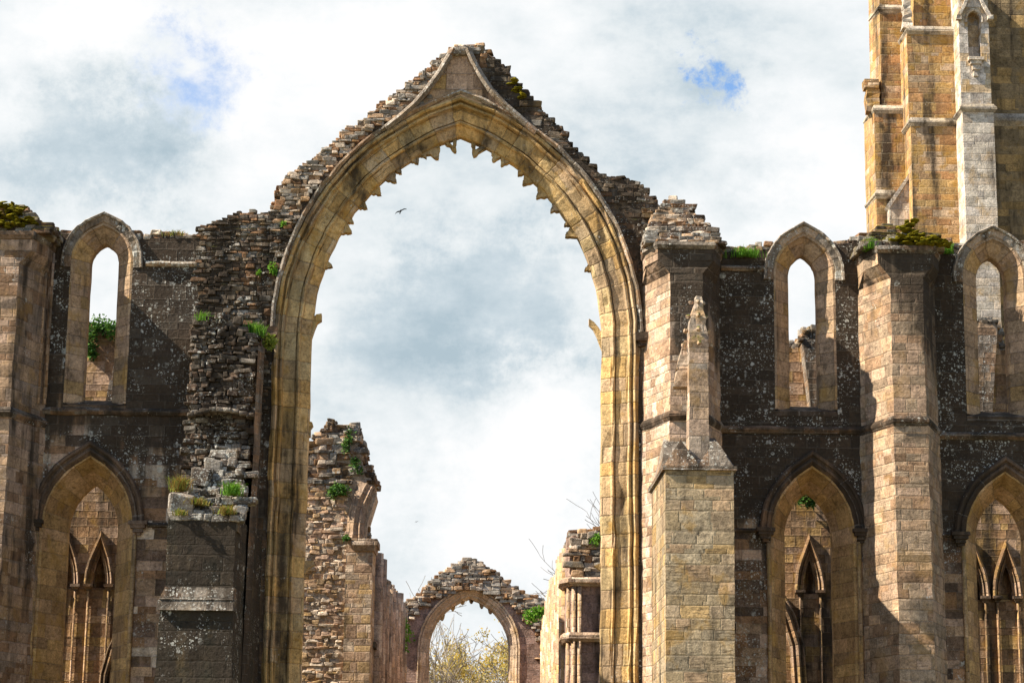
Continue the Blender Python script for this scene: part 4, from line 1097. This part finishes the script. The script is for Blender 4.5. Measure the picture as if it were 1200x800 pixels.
leaves('wall_plant', 'little green plant rooted high on the left haunch rubble', [(332, 263, 66.85, .1)], .07, 50, M_grass, 'plant')
leaves('wall_plant', 'tiny green plant in the dark rubble, left of the fern by the hood', [(303, 320, 66.85, .08)], .07, 40, M_grass, 'plant')
leaves('ivy', 'ivy bush draped over the inner wall behind the left lancet', [(112, 384, 76.9, .35), (125, 384, 76.9, .35), (106, 392, 76.8, .35), (105, 405, 76.8, .25), (132, 388, 76.8, .35), (108, 415, 76.75, .18), (118, 381, 77.2, .4)], .12, 1100, M_leaf, 'ivy')
leaves('ivy', 'dark ivy hanging under the arch of the lower right window', [(945, 579, 76.6, .3), (940, 585, 76.6, .25), (950, 588, 76.6, .25)], .12, 500, M_leaf, 'ivy')
leaves('ivy', 'ivy clump halfway up the rubble peak of the orange ruined wall', [(395, 573, 83.8, .3), (390, 577, 83.8, .22), (403, 575, 83.8, .25)], .11, 380, M_leaf, 'ivy')
leaves('ivy', 'ivy clump on the overhanging right edge of the orange ruined wall', [(417, 546, 83.8, .25), (421, 552, 83.9, .15), (415, 540, 83.9, .15)], .11, 180, M_leaf, 'ivy')
leaves('ivy', 'ivy strand near the very top of the orange ruined wall', [(405, 526, 83.8, .2), (406, 518, 83.8, .18), (411, 507, 84, .2), (409, 514, 83.8, .2)], .11, 260, M_leaf, 'ivy')
leaves('wall_plant', 'small plant on the capital of the broken arch springing', [(405, 631, 83.8, .15)], .1, 70, M_leaf, 'plant')
leaves('wall_plant', 'bright green plant growing on the far end of the ribbed left wall', [(470, 733, 113, .5), (473, 745, 113, .5), (469, 757, 113, .4), (462, 722, 112, .3)], .16, 700, M_grass, 'plant')
leaves('wall_plant', 'bright green plant where the distant arch meets the right wall', [(627, 720, 116.2, .45), (622, 722, 116.2, .4), (634, 717, 116.2, .3)], .16, 600, M_grass, 'plant')
leaves('wall_plant', 'green plant on the rubble top of the pale right wall', [(698, 634, 83.8, .22), (701, 630, 83.8, .16)], .09, 220, M_grass, 'plant')
# moss cushions
def moss(label, pts, Y0):
    mb = MB()
    for x, y, sx_, sz_, dy in pts:
        X, Z = W(x, y, Y0+dy)
        for q in range(max(5, int(sx_*36))):
            stone(mb, (X+RNG.uniform(-.5, .5)*sx_, Y0+dy+RNG.uniform(-.25, .3), Z+RNG.uniform(-.5, .35)*sz_), (RNG.uniform(.12, .3), RNG.uniform(.14, .3), RNG.uniform(.03, .07)), .35, T=LUMP)
    o = mb.build('moss_patch', M_moss, None, True); tag(o, label, 'moss', 'moss cushions on the ruin'); return o
moss('yellow moss along the cap of the complete octagonal buttress', [(1062, 279, .5, .2, 0), (1072, 276, .6, .24, .1), (1083, 279, .6, .2, 0), (1095, 282, .6, .16, 0), (1105, 285, .4, .14, 0), (1060, 268, .4, .3, .4), (1066, 262, .35, .25, .5), (1053, 281, .4, .18, 0), (1078, 284, .9, .14, -.1), (1092, 286, .8, .12, -.1)], 65.4)
moss('dark golden moss over the stone cap at the left edge', [(4, 252, .7, .2, 0), (18, 246, .6, .2, .1), (28, 258, .5, .16, .1), (8, 240, .5, .18, .2), (36, 262, .5, .16, .3), (14, 262, .7, .14, -.05), (44, 269, .4, .14, .6), (-4, 264, .7, .16, -.1)], 65.5)
moss('thin moss strip high on the right shoulder of the great gable', [(600, 97, .2, .12, 0), (606, 106, .22, .14, 0), (613, 114, .2, .12, 0)], 67.0)

# ------------------------------------------------------------------ trees beyond
def tree(label, x, Y, topy, spread, seed, bark, leafmat=None, nleaf=0, leafsize=.2, r0=.4, group='trees beyond the ruin'):
    R = random.Random(seed); X = W(x, 790, Y)[0]; H_ = W(x, topy, Y)[1]
    t = thing('tree', label, 'tree', group=group)
    trunk = MB(); crown = MB(); tips = []
    def grow(p, d, L, r, lev):
        n = 4; P_ = [p]; Rr = [r]; q = p.copy(); dd = d.copy()
        for i in range(n):
            dd = (dd+Vector((R.gauss(0, .13), R.gauss(0, .13), R.gauss(0, .07)+.05))).normalized(); q = q+dd*L/n; P_.append(q.copy()); Rr.append(max(.015, r*(1-.42*(i+1)/n)))
        tube(trunk if lev < 2 else crown, P_, Rr, 6 if lev < 2 else 4)
        if lev >= 3: tips.extend(P_[1:])
        if lev < 6:
            k = R.choice((2, 3, 3)) if lev else 6
            for j in range(k):
                s = R.uniform(.45, 1) if j else 1.0
                i = min(n, max(1, int(s*n))); a = R.uniform(0, 6.28)
                o_ = dd.orthogonal().normalized(); o_ = Matrix.Rotation(a, 3, dd) @ o_
                nd = (dd*R.uniform(.6, 1.0)+o_*R.uniform(.35, .8)*spread).normalized()
                grow(P_[i], nd, L*R.uniform(.6, .8), Rr[i]*.68, lev+1)
    grow(Vector((X, Y, 0)), Vector((0, 0, 1)), H_*.33, r0, 0)
    zmax = max(v[2] for v in crown.v); s = H_/zmax
    for b in (trunk, crown): b.v = [(X+(v[0]-X)*s, Y+(v[1]-Y)*s, v[2]*s) for v in b.v]
    trunk.build('trunk', bark, t); crown.build('crown', bark, t)
    if nleaf:
        mb = MB()
        for i in range(nleaf):
            p = R.choice(tips)
            while mnoise.noise(p*.55) < -.02: p = R.choice(tips)
            c_ = Vector((X+(p.x-X)*s, Y+(p.y-Y)*s, p.z*s))+Vector((R.gauss(0, .25), R.gauss(0, .25), R.gauss(0, .22)))
            d = Vector((R.uniform(-1, 1), R.uniform(-1, 1), R.uniform(-1, 1))).normalized(); e = d.orthogonal().normalized(); q = leafsize*R.uniform(.6, 1.3)
            mb.add([c_, c_+d*q*.5+e*q*.35, c_+d*q, c_+d*q*.5-e*q*.35], [(0, 1, 2, 3)])
        mb.build('leaves', leafmat, t)
    return t
tree('bare grey tree rising behind the pale right wall', 684, 150, 566, 1.0, 23, M_bark, r0=.45)
tree('low bare tree top showing between distant gable and right wall', 620, 152, 676, 1.0, 5, M_barkp, r0=.35)
tree('tree in yellow spring leaf behind the distant arch', 596, 165, 700, .9, 8, M_bark, M_bud, 22000, .2, r0=.4)
tree('pale bare tree beside the yellow one behind the distant arch', 540, 168, 740, .6, 12, M_barkp, r0=.35)

# ------------------------------------------------------------------ birds
def bird(label, x, y, Y, span, bank):
    X, Z = W(x, y, Y); b = thing('bird', label, 'bird'); b.location = (X, Y, Z); b.rotation_euler = (D2R(-14), D2R(-bank), D2R(18))
    mb = MB(); s = span
    tube(mb, [(0, -.27*s, 0), (0, -.22*s, .01*s), (0, -.08*s, 0), (0, .08*s, 0), (0, .2*s, 0), (0, .36*s, 0)], [.008*s, .03*s, .055*s, .05*s, .03*s, .045*s], 8)
    bd = mb.build('body', M_bird, b, True)
    for sg in (-1, 1):
        mb = MB(); P_ = [(0, 0), (.22*s, .05*s), (.38*s, .03*s), (.5*s, -.05*s)]; Wd = [.2*s, .17*s, .12*s, .02*s]; V = []
        for (a, zz), w in zip(P_, Wd):
            for th in (.012*s, -.012*s):
                V += [(sg*a, -w*.5, zz+th), (sg*a, w*.5, zz+th)]
        F = []
        for i in range(3):
            o_ = i*4; F += [(o_, o_+1, o_+5, o_+4), (o_+2, o_+3, o_+7, o_+6), (o_, o_+2, o_+6, o_+4), (o_+1, o_+3, o_+7, o_+5)]
        F += [(0, 1, 3, 2), (12, 13, 15, 14)]
        mb.add(V, F); mb.build('wing', M_bird, b)
bird('black bird gliding across the sky inside the great arch', 469.5, 247.5, 80, .50, 28)
bird('tiny dark bird far off, low in the great arch', 488, 611, 170, .30, 10)

# ------------------------------------------------------------------ sun, sky
EL, AZ = D2R(42), D2R(11.5)          # from the left and only a little in front of the wall face
sd = Vector((-math.cos(EL)*math.cos(AZ), -math.cos(EL)*math.sin(AZ), math.sin(EL)))
su = bpy.data.lights.new('sun', 'SUN'); su.energy = 5.0; su.angle = D2R(.5); su.color = (1.0, .93, .82)
so = bpy.data.objects.new('sun', su); COL.objects.link(so); so.rotation_euler = sd.to_track_quat('Z', 'Y').to_euler(); so.location = (-40, 30, 60)
w = bpy.data.worlds.new('World'); scene.world = w; w.use_nodes = True
T = NT.__new__(NT); T.t = w.node_tree; T.t.nodes.clear()
sky = T.n('ShaderNodeTexSky', sky_type='NISHITA'); sky.sun_disc = False; sky.sun_elevation = EL; sky.sun_rotation = math.atan2(sd.x, sd.y)
sky.air_density = 1.0; sky.dust_density = .1; sky.ozone_density = 5.0
dirv = T.n('ShaderNodeTexCoord').outputs['Generated']
def spot(x, y, r0, r1):
    d = raydir(x, y)
    nd = T.n('ShaderNodeVectorMath', operation='DISTANCE'); T.set(nd.inputs[0], warp); nd.inputs[1].default_value = tuple(d)
    return T.math('SUBTRACT', 1.0, T.step(nd.outputs['Value'], r0/FPX, r1/FPX))
nv = T.noise(dirv, 34, 9, .72, out=1)
wn = T.n('ShaderNodeVectorMath', operation='MULTIPLY_ADD'); T.set(wn.inputs[0], nv); wn.inputs[1].default_value = (.075, .075, .075); T.set(wn.inputs[2], dirv)
wo = T.n('ShaderNodeVectorMath', operation='SUBTRACT'); T.set(wo.inputs[0], wn.outputs[0]); wo.inputs[1].default_value = (.0375, .0375, .0375); warp = wo.outputs[0]
cl = T.noise(T.scale(dirv, (1, 1, 1.9)), 9, 10, .6)
cl2 = T.noise(T.scale(dirv, (1, 1, 1.6)), 24, 10, .64)
body = T.math('ADD', T.math('MULTIPLY', cl, .7), T.math('MULTIPLY', cl2, .35))
for x, y, r0, r1, k in ((580, 350, 20, 150, -.17), (130, 150, 30, 150, -.09), (600, 400, 100, 900, -.01), (480, 365, 10, 130, -.12), (680, 330, 10, 140, -.12), (90, 170, 20, 150, -.12), (200, 190, 20, 120, -.1), (770, 130, 20, 160, -.10), (860, 190, 20, 150, -.07), (440, 470, 20, 120, -.08),
                        (330, 110, 20, 170, .12), (150, 30, 20, 160, .14), (640, 520, 20, 120, .16), (560, 620, 20, 120, .12), (960, 250, 20, 120, .12), (220, 230, 20, 120, .06), (450, 60, 20, 140, .08), (380, 620, 10, 100, .06)):
    body = T.math('ADD', body, T.math('MULTIPLY', spot(x, y, r0, r1), k))
ccol = T.ramp(body, [(.24, (.44, .55, .62)), (.36, (.60, .69, .745)), (.45, (.78, .835, .86)), (.54, (.90, .93, .945)), (.64, (1.0, 1.0, 1.0))])
blue = T.math('ADD', T.math('MULTIPLY', spot(225, 85, 8, 80), .75), T.math('MULTIPLY', spot(834, 92, 2, 40), 1.2))
blue = T.math('MULTIPLY', blue, T.step(cl2, .28, .52))
blue = T.math('MULTIPLY', blue, 1.0, clamp=True)
sx = T.n('ShaderNodeSeparateXYZ'); T.set(sx.inputs[0], dirv)
back = T.math('SUBTRACT', 1.0, T.step(T.math('ADD', sx.outputs[1], T.math('MULTIPLY', cl, .5)), .35, .9))   # unseen sky behind the camera, cleared and dimmed to weaken ambient light
gap = T.math('MAXIMUM', blue, T.math('MULTIPLY', back, .85))
b1 = T.n('ShaderNodeBackground'); T.set(b1.inputs[0], ccol); b1.inputs[1].default_value = 0.43
b2 = T.n('ShaderNodeBackground'); T.set(b2.inputs[0], sky.outputs[0]); b2.inputs[1].default_value = 0.09
mx = T.n('ShaderNodeMixShader'); T.set(mx.inputs[0], gap); T.t.links.new(b1.outputs[0], mx.inputs[1]); T.t.links.new(b2.outputs[0], mx.inputs[2])
wo_ = T.n('ShaderNodeOutputWorld'); T.t.links.new(mx.outputs[0], wo_.inputs[0])

scene.view_settings.view_transform = 'Standard'; scene.view_settings.look = 'None'
scene.view_settings.exposure = 1.25; scene.view_settings.gamma = 1.0; scene.view_settings.use_curve_mapping = False
scene.cycles.max_bounces = 6; scene.cycles.diffuse_bounces = 4
scene.cycles.use_denoising = True
